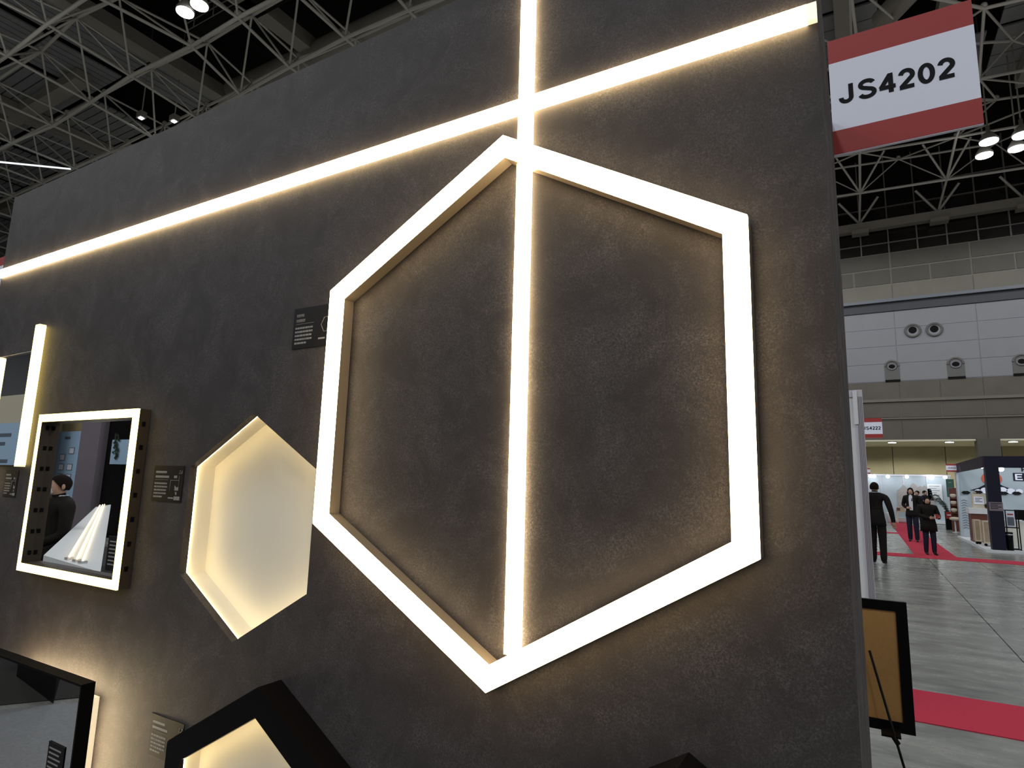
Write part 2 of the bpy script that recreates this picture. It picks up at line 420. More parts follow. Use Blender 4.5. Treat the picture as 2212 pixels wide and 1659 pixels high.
# closing the hall on the sides that are out of the picture
struct(MB().box(-70, -69.5, -40, 60, 0, 24).build('wall_left', 'gwall'))
struct(MB().box(59.5, 60, -40, 60, 0, 24).build('wall_right', 'gwall'))
struct(MB().box(-70, 60, -40, -39.5, 0, 24).build('wall_front', 'gwall'))
ceil = MB().box(-70, 60, -40, 60, 24.2, 24.6).build('ceiling', 'void'); struct(ceil)

# round air nozzles in the grey wall
def nozzle(x, z, r, label):
    t = thing('air_nozzle', (x, YW, z), label, 'air vent', 'round air nozzles in the grey hall wall')
    ring = MB(); n = 28
    prof = [(r, .0), (r*1.0, -.10), (r*.82, -.14), (r*.72, -.05)]
    v = []
    for i in range(n):
        a = 2*math.pi*i/n
        for rr, y in prof: v.append((x+rr*math.cos(a), YW+y, z+rr*math.sin(a)))
    k = len(prof)
    ring.add(v, [(i*k+q, ((i+1) % n)*k+q, ((i+1) % n)*k+q+1, i*k+q+1) for i in range(n) for q in range(k-1)], 0, True)
    ring.build('rim', 'grecess', t)
    # bowl that ends in a dark throat, tipped downwards
    b = MB(); v = []
    prof2 = [(r*.72, -.05, 0), (r*.60, -.02, 0), (r*.50, -.015, r*.10)]
    for i in range(n):
        a = 2*math.pi*i/n
        for rr, y, dz in prof2: v.append((x+rr*math.cos(a), YW+y, z+dz+rr*math.sin(a)))
    k = 3
    b.add(v, [(i*k+q, ((i+1) % n)*k+q, ((i+1) % n)*k+q+1, i*k+q+1) for i in range(n) for q in range(2)], 0, True)
    b.build('bowl', 'gwall', t)
    MB().tube((x, YW-.012, z+r*.1), (x, YW-.006, z+r*.1), r*.5, 24).build('throat', 'void', t)
    return t
nozzle(3.56, 10.84, .41, 'left one of the pair of round air nozzles high on the grey hall wall')
nozzle(4.60, 10.80, .41, 'right one of the pair of round air nozzles high on the grey hall wall')
def arch(x, z, r, zb, label):
    t = thing('arched_nozzle', (x, YW, zb), label, 'air vent', 'arched air nozzles along the foot of the grey hall wall')
    n = 14
    poly = [(x-r, zb), (x+r, zb)] + [(x+r*math.cos(math.pi*i/n), z+r*math.sin(math.pi*i/n)) for i in range(n+1)]
    MB().prism(poly, YW-.03, YW-.005).build('recess', 'grecess', t)
    q = MB()
    for i in range(n):
        a0, a1 = math.pi*i/n, math.pi*(i+1)/n
        q.tube((x+r*.9*math.cos(a0), YW-.05, z+r*.9*math.sin(a0)), (x+r*.9*math.cos(a1), YW-.05, z+r*.9*math.sin(a1)), .05, 6)
    q.build('rim', 'mullion', t)
    m = MB(); k = 20
    for i in range(k):
        a0, a1 = 2*math.pi*i/k, 2*math.pi*(i+1)/k
        m.tube((x+r*.55*math.cos(a0), YW-.07, z-.02+r*.45*math.sin(a0)), (x+r*.55*math.cos(a1), YW-.07, z-.02+r*.45*math.sin(a1)), .05, 6)
    m.build('mouth_ring', 'gwall', t)
    MB().add([(x+r*.55*math.cos(2*math.pi*i/k), YW-.06, z-.02+r*.45*math.sin(2*math.pi*i/k)) for i in range(k)], [tuple(range(k))]).build('throat', 'void', t)
    MB().box(x-r, x+r, YW-.06, YW, zb-.05, zb+.08).build('sill', 'void', t)
arch(2.40, 8.80, .37, 7.93, 'arched air nozzle nearest the dark booth wall, below the round pair')
arch(5.45, 8.72, .40, 7.93, 'middle arched air nozzle at the foot of the grey hall wall')
arch(8.35, 8.66, .40, 7.93, 'arched air nozzle farthest from the dark booth wall, cut by the frame')

# downlights under the soffit
for k, x in enumerate((2.15, 4.88, 7.68)):
    q = thing('downlight', (x, YW+.25, 4.39), ['round ceiling downlight under the pale soffit, nearest the dark booth wall', 'middle round downlight under the pale soffit, above the ochre wall', 'downlight under the pale soffit beyond the stone column'][k], 'light', 'downlights under the hall soffit')
    MB().lathe([(.20, 4.33), (.20, 4.40)], x, YW+.25, 16).build('diffuser', 'downglow', q)
    MB().lathe([(.24, 4.35), (.24, 4.398), (.21, 4.399)], x, YW+.25, 16).build('trim_ring', 'alu', q)

# ---------------------------------------------------------------- space frame
def unit_cyl(name, m, n=8):
    return MB().tube((0, 0, 0), (0, 0, 1), 1, n).build(name, m).data
_tmp = unit_cyl('tube_shape', 'tube'); _ball = MB().ball((0, 0, 0), 1, 10, 6).build('ball_shape', 'tube').data
for o in list(C.objects):
    if o.name.startswith(('tube_shape', 'ball_shape')): bpy.data.objects.remove(o)
def member(root, name, p0, p1, r, me=_tmp):
    p0, p1 = Vector(p0), Vector(p1); d = p1-p0
    o = bpy.data.objects.new(name, me); C.objects.link(o); o.parent = root
    o.location = p0 - root.location; o.rotation_mode = 'QUATERNION'
    o.rotation_quaternion = Vector((0, 0, 1)).rotation_difference(d.normalized()); o.scale = (r, r, d.length)
    return o
def joint_ball(root, p, r):
    o = bpy.data.objects.new('node_ball', _ball); C.objects.link(o); o.parent = root
    o.location = Vector(p)-root.location; o.scale = (r, r, r); return o
def seen(p):
    x, y = pix(p)
    if not (-60 < x < W+60 and -60 < y < H): return False
    return x > 1770 or y < 445 - 0.445*max(0, x-30) + 25
ZL, ZU = 18.0, 19.85
XK = {-10: -63, -9: -59, -8: -55, -7: -51.2, -6: -47.5, -5: -43.7, -4: -40, -3: -36.3, -2: -32.6, -1: -29.0, 0: -25.4, 1: -21.9, 2: -18.5, 3: -15.5, 4: -12.4, 5: -9.2, 6: -6.0}
YJ = {-3: 23.6, -2: 20.2, -1: 17.0, 0: 13.9, 1: 11.0, 2: 7.8, 3: 4.7, 4: 1.6}
LN = {(k, j): Vector((x, y, ZL)) for k, x in XK.items() for j, y in YJ.items()}
for k, q in zip((-1, 0, 1, 2, 3, 4), [(336,301),(426,255),(519,204),(625,145),(745,82),(882,22)]): LN[(k, 0)] = at(*q, 2, ZL)
for k, q in zip((-2, -1, 0, 1, 2), [(115,272),(196,221),(282,164),(413,99.5),(514,38)]): LN[(k, 1)] = at(*q, 2, ZL)
for k, q in zip((-1, 0), [(15.4,120.5),(102,52)]): LN[(k, 2)] = at(*q, 2, ZL)
UN = {}
for k in range(-10, 6):
    for j in range(-3, 4):
        UN[(k, j)] = Vector(((XK[k]+XK[k+1])/2, (YJ[j]+YJ[j+1])/2, ZU))
for key, q in {(-1,0): (327,148), (-2,1): (90,110), (-1,1): (165,38), (0,0): (448,92), (1,0): (544,33), (0,-1): (544,180), (1,-1): (644,126)}.items():
    UN[key] = at(*q, 2, ZU)
sf = thing('space_frame', (-22, 12, 18), 'pale steel tube space frame under the dark roof, above the booth wall top', 'roof truss')
rest = MB()
def put(name, a, b, r):
    mid = (a+b)/2
    if seen(mid) or seen(a) or seen(b): member(sf, name, a, b, r)
    else: rest.tube(a, b, r, 6)
for (k, j), p in LN.items():
    if (k+1, j) in LN: put('chord_tube', p, LN[(k+1, j)], .073)
    if (k, j+1) in LN: put('chord_tube', p, LN[(k, j+1)], .06)
    if seen(p): joint_ball(sf, p, .15)
for (k, j), p in UN.items():
    if (k+1, j) in UN: put('chord_tube', p, UN[(k+1, j)], .07)
    if (k, j+1) in UN: put('chord_tube', p, UN[(k, j+1)], .048)
    for kk in (k, k+1):
        for jj in (j, j+1): put('web_tube', LN[(kk, jj)], p, .043)
    if seen(p): joint_ball(sf, p, .13)
tag(rest.build('hidden_tubes', 'tube', sf), kind='stuff')

# roof deck bays, girders and duct above the frame
def bay(x0, x1, y0, y1, z, along='y', n=7):
    q = MB()
    for i in range(n):
        if along == 'y':
            a = x0+(x1-x0)*i/n; b = x0+(x1-x0)*(i+1)/n; q.box(a+.03, b-.03, y0, y1, z, z+.08)
        else:
            a = y0+(y1-y0)*i/n; b = y0+(y1-y0)*(i+1)/n; q.box(x0, x1, a+.03, b-.03, z, z+.08)
    q.build('deck_panel', 'deck', ceil)
ZD = 21.2
DX = [-66, -58, -50, -44, -38.5, -34, -30.6, -27, -23.6, -20.2, -16.8, -13.4, -10, -6.6, -3]
open_bays = {(5, 3), (5, 4), (6, 4), (7, 3), (7, 2), (7, 1), (8, 1), (8, 3), (9, 3), (9, 2), (10, 3), (6, 5), (8, 4), (5, 5), (4, 4), (7, 4), (10, 4), (9, 4), (8, 2), (11, 3), (11, 4)}
DY = [3, 6.4, 9.8, 13.2, 16.6, 20, 24, 28, 34]
for i in range(len(DX)-1):
    for j in range(len(DY)-1):
        if (i, j) not in open_bays: bay(DX[i]+.2, DX[i+1]-.2, DY[j]+.1, DY[j+1]-.1, ZD, 'y' if i > 4 else 'x')
for k, x in enumerate((-27.0, -20.2, -38.5)):
    MB().box(x-.35, x+.35, 3, 30, ZD-.7, ZD-.05).build('girder', 'girder', ceil)
MB().box(-60, -3, 16.9, 17.5, ZD-.6, ZD-.05).build('girder', 'girder', ceil)
MB().box(-60, -32, 11.6, 12.3, ZD-.6, ZD-.05).build('girder', 'girder', ceil)
dt = MB().tube((-26, 16.0, 20.62), (-6, 16.0, 20.62), .5, 20)
tag(dt.build('air_duct', 'girder'), 'long round grey air duct running above the space frame tubes', 'air duct')
cw = thing('catwalk', (-17, 12.5, 20.6), 'dark roof catwalk of thin rails seen through the space frame', 'catwalk')
for dy in (0, 0.9):
    for z in (20.6, 21.0, 21.4):
        MB().tube((-24, 12.3+dy, z), (-8, 12.3+dy, z), .03, 6).build('rail', 'girder', cw)
for i in range(12):
    for dy in (0, .9):
        MB().tube((-23.5+i*1.35, 12.3+dy, 20.6), (-23.5+i*1.35, 12.3+dy, 21.4), .025, 6).build('rail_post', 'girder', cw)
MB().box(-24, -8, 12.3, 13.2, 20.5, 20.58).build('walkway', 'void', cw)

def high_bay(q, z, label, group, r=.42):
    p = at(*q, 2, z)
    t = thing('high_bay_lamp', p, label, 'light', group)
    MB().lathe([(r*.95, p.z-.075), (r*.97, p.z-.032)], p.x, p.y, 20).build('diffuser', 'lampglow', t)
    MB().lathe([(r, p.z-.03), (r*1.02, p.z+.05), (r*.5, p.z+.35), (r*.22, p.z+.42), (r*.22, p.z+.7)], p.x, p.y, 20).build('reflector', 'girder', t)
    MB().tube((p.x, p.y, p.z+.7), (p.x, p.y, 24.25), .03, 6).build('hanger', 'girder', t)
high_bay((400, 24), 17.4, 'round white high bay lamp lower left of the pair among the roof tubes', 'high bay lamps above the booth wall', .29)
high_bay((431, 9), 17.4, 'round white high bay lamp upper right of the pair among the roof tubes', 'high bay lamps above the booth wall', .29)
high_bay((2136, 304), 17.0, 'upper round high bay lamp directly below the corner of the red and white flag sign', 'high bay lamps right of the flag sign', .36)
high_bay((2126, 334), 17.0, 'lower round high bay lamp below the red and white flag sign', 'high bay lamps right of the flag sign', .34)
high_bay((2197, 319), 17.0, 'lower round high bay lamp at the picture edge, right of the flag sign', 'high bay lamps right of the flag sign', .34)
high_bay((2208, 290), 17.0, 'upper round high bay lamp cut by the picture edge, right of the flag sign', 'high bay lamps right of the flag sign', .36)
p0, p1 = at(-160, 334, 0, -36), at(152, 365, 0, -36)
tag(MB().tube(p0, p1, .045, 8).build('linear_lamp', 'tubeglow'), 'long thin bright strip lamp under the dark roof, beyond the booth wall', 'light')
for q, lab in (((305,255), 'small grey roof floodlight, left of two beside the wall top'), ((376,262), 'small grey roof floodlight, right of two beside the wall top')):
    p = at(*q, 2, 18.6)
    t = thing('floodlight', p, lab, 'light', 'small floodlights in the dark roof')
    MB().box(p.x-.2, p.x+.2, p.y-.15, p.y+.15, p.z, p.z+.3).build('housing', 'girder', t)
    MB().box(p.x-.1, p.x+.1, p.y-.08, p.y+.08, p.z-.03, p.z+.0).build('lens', 'lampglow', t)
    MB().tube((p.x, p.y, p.z+.3), (p.x, p.y, 24.25), .03, 6).build('hanger', 'girder', t)

# ---- truss at the end wall, right of the booth
rt = thing('roof_truss', (4, 37, 18), 'pale steel tube truss meeting the hall end wall below the large flag sign', 'roof truss')
a = [at(1858-187*k, 417+29*k, 2, 18) for k in (0,)]
NL = {i: p for i, p in enumerate([at(1662, 446, 2, 18), at(1858, 417, 2, 18), at(2045, 388, 2, 18), at(2222, 361, 2, 18)])}
BM = {0: Vector((-2.9, YW-.15, 17.85)), 1: Vector((1.25, YW-.15, 17.85)), 2: Vector((5.25, YW-.15, 17.8)), 3: Vector((9.2, YW-.15, 17.75))}
N2 = {i: at(x, y, 2, 18) for i, (x, y) in enumerate([(1690, 356), (1857, 330), (2066, 296), (2262, 262)])}
N3 = {i: at(x, y, 2, 18) for i, (x, y) in enumerate([(1700, 215), (1866, 205), (2115, 170), (2330, 130)])}
U1 = {i: p for i, p in enumerate([at(1760, 371, 2, 19.6), at(1941, 344, 2, 19.6), at(2150, 310, 2, 19.6)])}
U2 = {i: p for i, p in enumerate([at(1780, 240, 2, 19.6), at(1960, 232, 2, 19.6), at(2153, 215, 2, 19.6), at(2330, 190, 2, 19.6)])}
U3 = {i: p for i, p in enumerate([at(1840, 110, 2, 19.6), at(2000, 100, 2, 19.6), at(2189, 88, 2, 19.6)])}
N4 = {i: at(x, y, 2, 18) for i, (x, y) in enumerate([(1640, 30), (1835, -40), (2126, 18), (2330, -30)])}
MT = lambda n, p, q, r=.085: member(rt, n, p, q, r*.72)
for row in (NL, N2, N3, N4, U1, U2, U3):
    ks = sorted(row)
    for k in ks[:-1]: MT('chord_tube', row[k], row[k+1], .10 if row is NL else .085)
    for k in ks: joint_ball(rt, row[k], .11)
for i in range(4):
    MT('chord_tube', NL[i], BM[i], .085); MT('chord_tube', NL[i], N2[i], .085); MT('chord_tube', N2[i], N3[i], .075); MT('chord_tube', N3[i], N4[i], .075)
for i in range(3):
    for nn in (NL[i], NL[i+1]): MT('web_tube', U1[i], nn, .045)
    for nn in (N2[i], N2[i+1]): MT('web_tube', U1[i], nn, .055); MT('web_tube', U2[i+1], nn, .06)
    for nn in (N3[i], N3[i+1]): MT('web_tube', U2[i+1], nn, .06); MT('web_tube', U3[i], nn, .06)
    MT('web_tube', U3[i], N4[i], .06); MT('web_tube', U3[i], N4[i+1], .06)
# short raking struts on the beam and the struts fanning up from the lower chord nodes
for i in (1, 2):
    for (dx, dy) in ((-52, -76), (52, -92)):
        q = pix(NL[i]); MT('web_tube', NL[i], at(q[0]+dx, q[1]+dy, 1, 34.6), .075)
for i in (1, 2, 3):
    for dx in (-1.05, 1.05):
        MT('strut', BM[i], BM[i]+Vector((dx, -.5, 1.35)), .10)
MB().box(-9, 25, YW-.55, YW-.05, 17.25, 17.75).build('wall_beam', 'girder', rt)
for i in (1, 2, 3): MB().box(BM[i].x-.45, BM[i].x+.45, YW-.7, YW-.04, 17.05, 17.3).build('bracket', 'girder', rt)
for i in range(6):
    for j in range(5):
        x0 = -6+i*4.2; y0 = 13+j*4.2
        if (i+j) % 3 != 2: bay(x0+.2, x0+4.0, y0, y0+4.0, 21.6, 'x', 4)
for x in (0.9, 4.6, 8.3): MB().box(x-.3, x+.3, 12, 34, 20.9, 21.5).build('girder', 'girder', ceil)
g0, g1 = at(1905, 45, 2, 19.2), at(1975, -30, 2, 19.2)
tag(MB().tube(g0, g1+(g1-g0)*1.5, .42, 16).build('air_duct', 'girder'), 'short grey air duct sloping behind the top edge of the flag sign', 'air duct')

# ================================================================ SETTING: the dark booth wall
WX0, WX1, WZ = -2.465, 0.594, 2.69
NC, NR = (-0.772, 1.422), 0.288
def wall_face():
    bm = bmesh.new()
    outer = [(WX0, 0), (WX1, 0), (WX1, WZ), (WX0, WZ)]
    hole = hexpts(NC[0], NC[1], NR)
    for loop in (outer, hole):
        vs = [bm.verts.new((x, 0, z)) for x, z in loop]
        for i in range(len(vs)): bm.edges.new((vs[i], vs[(i+1) % len(vs)]))
    bmesh.ops.triangle_fill(bm, use_beauty=True, use_dissolve=False, edges=bm.edges[:])
    for f in bm.faces:
        f.normal_update()
        if f.normal.y > 0: f.normal_flip()
    for i in range(6):   # the reveal of the cut-out
        (x0, z0), (x1, z1) = hole[i], hole[(i+1) % 6]
        f = bm.faces.new([bm.verts.new(c) for c in ((x0, 0, z0), (x1, 0, z1), (x1, .021, z1), (x0, .021, z0))])
        f.normal_update()
        mid = Vector(((x0+x1)/2-NC[0], 0, (z0+z1)/2-NC[1]))
        if f.normal.dot(mid) > 0: f.normal_flip()
    me = bpy.data.meshes.new('wall_booth'); bm.to_mesh(me); bm.free()
    me.materials.append(M['wall'])
    o = bpy.data.objects.new('wall_booth', me); C.objects.link(o); return struct(o)
wall = wall_face()
wr = struct(MB().box(WX1-.018, WX1, 0.0006, 1.0, 0, WZ).build('wall_booth_end', 'wall_end_lit'))
struct(MB().box(WX0, WX0+.018, 0.0006, 1.0, 0, WZ).build('wall_booth_side', 'wall'))
struct(MB().box(WX0+.018, WX1-.018, 0.0006, 1.0, WZ-.018, WZ).build('wall_booth_top', 'wall'))
struct(MB().box(WX0+.018, WX1-.018, .982, 1.0, 0, WZ-.018).build('wall_booth_back', 'wall'))

# ================================================================ LINE LIGHTS on the wall
T = .012
def line_light(name, loc, label):
    return thing(name, loc, label, 'light')
hl = line_light('line_light', (-.9, 0, 2.331), 'long level warm white line light crossing the wall near its top edge')
VX0, VX1 = .019, .051
MB().box(WX0, VX0, -T, -.0005, 2.331, 2.363).build('diffuser', 'line', hl)
MB().box(VX1, WX1-.015, -T, -.0005, 2.331, 2.363).build('diffuser', 'line', hl)
MB().box(WX1-.015, WX1, -T, -.0005, 2.331, 2.363).build('end_cap', 'line_soft', hl)
vl = line_light('line_light', ((VX0+VX1)/2, 0, 1.24), 'upright warm white line light running down the wall and behind the large hexagon')
MB().box(VX0, VX1, -T, -.0005, 1.232, WZ).build('diffuser', 'line', vl)

# large hexagon line light standing proud of the wall
HZ, HR, HI, HD = 1.7184, .55, .504, .041
LIP = .0095
hx = thing('hexagon_light', (0, 0, HZ-HR), 'large hexagonal warm white line light frame standing proud of the wall', 'light')
o6, i6 = hexpts(0, HZ, HR), hexpts(0, HZ, HI)
for k in range(6):
    j = (k+1) % 6
    for nm, ya, yb, m in (('diffuser', -HD, -HD+LIP, 'line'), ('housing', -HD+LIP, -.0004, 'housing')):
        MB().prism([o6[k], i6[k], i6[j], o6[j]], ya, yb).build(nm, m, hx)

# square lit mirror frame
MX0, MX1, MZ0, MZ1 = -1.860, -1.249, 1.213, 1.735
MD, FWID = .038, .027
mf = thing('lit_mirror', ((MX0+MX1)/2, 0, MZ0), 'square wall mirror inside a glowing warm white frame, left of the hexagonal niche', 'mirror')
oq = [(MX0, MZ1), (MX0, MZ0), (MX1, MZ0), (MX1, MZ1)]
iq = [(MX0+FWID, MZ1-FWID), (MX0+FWID, MZ0+FWID), (MX1-FWID, MZ0+FWID), (MX1-FWID, MZ1-FWID)]
for k in range(4):
    j = (k+1) % 4
    lip = [(p[0]+(q[0]-p[0])*.06, p[1]+(q[1]-p[1])*.06) for p, q in zip(oq, iq)]
    mid = [(p[0]+(q[0]-p[0])*.955, p[1]+(q[1]-p[1])*.955) for p, q in zip(oq, iq)]
    dq = MB().prism([oq[k], mid[k], mid[j], oq[j]], -MD, -MD+.001)
    dq.prism([oq[k], lip[k], lip[j], oq[j]], -MD+.001, -MD+.006)  # glowing outer lip, added to throw light onto the wall around the frame
    dq.build('diffuser', 'line_bar', mf)
    MB().prism([lip[k], mid[k], mid[j], lip[j]], -MD+.0011, -.0004).build('housing', 'housing_dark', mf)
    MB().prism([mid[k], iq[k], iq[j], mid[j]], -MD-.0002, -.0004).build('inner_rim', 'housing_dark', mf)
    MB().prism([oq[k], lip[k], lip[j], oq[j]], -MD+.0061, -.0004).build('housing', 'housing_dark', mf)
MB().box(MX0+FWID, MX1-FWID, -.010, -.0006, MZ0+FWID, MZ1-FWID).build('mirror_glass', 'mirror', mf)
for k in range(7):   # each clip is a black dot added for the LED shadows on the housing
    z = MZ0+.05+k*.07
    MB().box(MX1, MX1+.002, -.022, -.012, z, z+.014).build('clip', 'black', mf)
    MB().box(MX0+FWID, MX0+FWID+.002, -.024, -.014, z, z+.014).build('clip', 'black', mf)
cardm = thing('caption_card', (MX1-.085, -.0105, MZ0+.05), 'small black caption card stuck to the lower corner of the square lit mirror', 'caption')
MB().box(MX1-.12, MX1-.052, -.0125, -.0105, MZ0+.042, MZ0+.142).build('card', 'card', cardm)
for k in range(7): MB().box(MX1-.110, MX1-.064-(k % 3)*.006, -.0130, -.0124, MZ0+.125-k*.011, MZ0+.129-k*.011).build('text_line', 'print', cardm)

# vanity mirror with two lamp bars at the left end
vm = thing('vanity_mirror', (-2.17, 0, 1.56), 'mirror panel between the two upright lamp bars at the left end of the wall', 'mirror')
MB().box(-2.297, -2.04, -.010, -.0006, 1.56, 1.972).build('mirror_glass', 'mirror', vm)
MB().box(-2.300, -2.037, -.006, -.0004, 1.557, 1.975).build('backing', 'black', vm)
def lamp_bar(x0, x1, z0, z1, label):
    t = thing('lamp_bar', ((x0+x1)/2, 0, z0), label, 'light', 'upright lamp bars beside the vanity mirror')
    MB().box(x0, x1, -.022, -.0005, z0+.006, z1-.006).build('diffuser', 'line_bar', t)
    MB().box(x0, x1, -.022, -.0005, z1-.006, z1).build('end_cap', 'line_soft', t)
    MB().box(x0, x1, -.022, -.0005, z0, z0+.006).build('end_cap', 'line_soft', t)
lamp_bar(-2.033, -2.000, 1.555, 2.080, 'taller upright warm white lamp bar right of the vanity mirror')
lamp_bar(-2.333, -2.300, 1.44, 1.978, 'upright warm white lamp bar left of the vanity mirror, cut by the picture edge')

# hexagonal glowing niche sunk into the wall
def niche(cx, cz, R, y0, y1, label, name='hexagonal_niche', led=.007):
    """a light box whose mouth (radius R) is at y0 and whose back is at y1"""
    t = thing(name, (cx, y0, cz-R), label, 'light')
    R2 = R+led
    a, b = hexpts(cx, cz, R2), hexpts(cx, cz, R2+.004)
    for k in range(6):
        j = (k+1) % 6
        MB().prism([b[k], a[k], a[j], b[j]], y0+.001, y1).build('side_panel', 'niche_white', t)
    MB().prism(hexpts(cx, cz, R2+.004), y1, y1+.004).build('back_panel', 'niche_white', t)
    q, r_ = hexpts(cx, cz, R+.0015), hexpts(cx, cz, R+led-.001)
    for k in range(6):
        j = (k+1) % 6
        MB().prism([r_[k], q[k], q[j], r_[j]], y0+.0015, y0+.0035).build('led_strip', 'niche_led', t)
    return t
niche(NC[0], NC[1], NR, .021, .081, 'glowing hexagonal niche sunk into the wall, left of the large hexagon light')

# black hexagonal boxes with a lit inside
def hex_box(cx, cz, label):
    R, Ri, D = .357, .293, .065
    t = niche(cx, cz, Ri, -D+.012, -.006, label, 'hexagonal_lightbox')
    o_, i_ = hexpts(cx, cz, R), hexpts(cx, cz, Ri)
    e_ = hexpts(cx, cz, Ri+.012)
    for k in range(6):
        j = (k+1) % 6
        MB().prism([o_[k], i_[k], i_[j], o_[j]], -D, -D+.012).build('front_rim', 'black_satin', t)
        MB().prism([o_[k], e_[k], e_[j], o_[j]], -D+.012, -.0004).build('case_side', 'black_satin', t)
    return t
hex_box(-.584, .723, 'black cased hexagonal light box low on the wall under the glowing niche')
hex_box(.355, .778, 'black hexagonal box under the large hexagon light, only its top corner in view')

# backlit mirror box low on the left
BX0, BX1, BZ1, BY0, BY1 = -1.868, -1.258, .972, -.090, -.056
bx = thing('backlit_mirror', ((BX0+BX1)/2, 0, .36), 'black framed mirror box held off the wall by a glowing block, low on the left', 'mirror')
MB().box(BX0, BX1, BY0+.002, BY1, .36, BZ1).build('case', 'black', bx)
f = .006
for (a0, a1, c0, c1) in ((BX0, BX1, BZ1-f, BZ1), (BX0, BX1, .36, .36+f), (BX0, BX0+f, .36+f, BZ1-f), (BX1-f, BX1, .36+f, BZ1-f)):
    MB().box(a0, a1, BY0-.0015, BY0+.0018, c0, c1).build('frame', 'black_satin', bx)
MB().box(BX0+f, BX1-f, BY0-.0004, BY0+.0018, .36+f, BZ1-f).build('mirror_glass', 'mirror', bx)
MB().box(BX0+.075, BX1-.075, BY1+.0002, -.0005, .43, BZ1-.068).build('light_block', ['block_side'], bx)
q = MB()
for (a0, a1, c0, c1) in ((BX0+.075, BX1-.075, BZ1-.0675, BZ1-.0665), (BX0+.075, BX1-.075, .4285, .4295), (BX1-.0748, BX1-.0738, .43, BZ1-.068), (BX0+.0738, BX0+.0748, .43, BZ1-.068)):
    q.box(a0, a1, BY1+.001, BY1+.013, c0, c1)
q.build('led_strip', 'back_led', bx)
cb = thing('caption_card', (-1.345, BY0, .80), 'small black caption card on the lower backlit mirror', 'caption')
MB().box(-1.385, -1.30, BY0-.003, BY0-.0016, .705, .805).build('card', 'card', cb)
for k in range(6): MB().box(-1.378, -1.315-(k % 2)*.008, BY0-.0036, BY0-.0029, .788-k*.012, .792-k*.012).build('text_line', 'print', cb)

# caption cards on the wall
def caption(x0, x1, z0, z1, label, no=None, title=None, icon=None):
    t = thing('caption_card', (x0, 0, z0), label, 'caption')
    t = MB().box(x0, x1, -.0022, -.0004, z0, z1).build('card', 'card', t)
    w, h = x1-x0, z1-z0; y = -.0026
    if title:
        for k, s in enumerate(title):
            text('lettering', s, h*.095, (x0+w*.07, y, z1-h*.215-k*h*.125), 'print', t, bold=.0002, ext=.0002)
    else:
        for k in range(2): MB().box(x0+w*.07, x0+w*(.44+.09*k), y, -.002, z1-h*(.21+.13*k), z1-h*(.15+.13*k)).build('text_line', 'print', t)
    MB().box(x0+w*.07, x0+w*.52, y, -.002, z1-h*.40, z1-h*.393).build('rule', 'print', t)
    rnd = random.Random(no or 3)
    for k in range(5):
        zz = z1-h*(.52+.092*k); xx = x0+w*.06; end = x0+w*(.50 if k < 4 else .36)
        while xx < end-.002:
            g = rnd.uniform(.004, .012); MB().box(xx, min(end, xx+g), y, -.002, zz, zz+h*.045).build('text_line', 'print', t); xx += g+.0015
    if no: text('lettering', str(no), h*.20, (x0+w*.84, y, z1-h*.22), 'print', t, shear=.25, ext=.0002)
    if icon == 'hex':
        c = (x0+w*.86, z0+h*.52); hp = [(c[0]+h*.2*math.cos(math.radians(q)), y, c[1]+h*.2*math.sin(math.radians(q))) for q in range(0, 361, 60)]
        MB().path(hp, .0007, 5).build('icon', 'print', t)
        MB().box(x0+w*.66, x0+w*.82, y, -.002, z0+h*.17, z0+h*.21).build('text_line', 'print', t)
    elif icon == 'diagram':
        MB().path([(x0+w*.60, y, z0+h*.28), (x0+w*.60, y, z0+h*.60), (x0+w*.88, y, z0+h*.60)], .0006, 5).build('icon', 'print', t)
        MB().path([(x0+w*.88, y, z0+h*.72), (x0+w*.88, y, z0+h*.40)], .0004, 5).build('icon', 'print', t)
        MB().prism([(x0+w*.76, z0+h*.32), (x0+w*.88, z0+h*.32), (x0+w*.88, z0+h*.43), (x0+w*.82, z0+h*.40), (x0+w*.75, z0+h*.46)], y, -.002).build('icon', 'print', t)
        MB().prism([(x0+w*.80, z0+h*.20), (x0+w*.84, z0+h*.20), (x0+w*.84, z0+h*.28), (x0+w*.78, z0+h*.28)], y, -.002).build('icon', 'print', t)
        MB().box(x0+w*.70, x0+w*.80, y, -.002, z0+h*.66, z0+h*.73).build('icon', 'print', t)
        MB().box(x0+w*.57, x0+w*.74, y, -.002, z0+h*.09, z0+h*.13).build('text_line', 'print', t)
        MB().box(x0+w*.76, x0+w*.95, y, -.002, z0+h*.06, z0+h*.16).build('text_line', 'print', t)
    return t
caption(-.643, -.500, 1.870, 1.977, 'black caption card beside the large hexagon light, partly behind its left corner', None, ('シームレスな', '直線ライン照明'), 'hex')
caption(-1.190, -1.046, 1.466, 1.568, 'black caption card numbered sixteen between the square mirror and the niche', 16, None, 'diagram')
caption(-1.070, -.926, .812, .913, 'black caption card low on the wall beside the black hexagonal box', 17, None, None)
caption(-2.140, -2.040, 1.445, 1.542, 'caption card under the vanity mirror at the left end of the wall', None, None, 'diagram')

# hanger wire above the vanity mirror
tag(MB().tube((-2.33, -.012, 1.98), (-2.045, -.012, 1.983), .0012, 6).build('wire', 'alu'), 'thin pale wire along the top of the vanity mirror', 'wire')

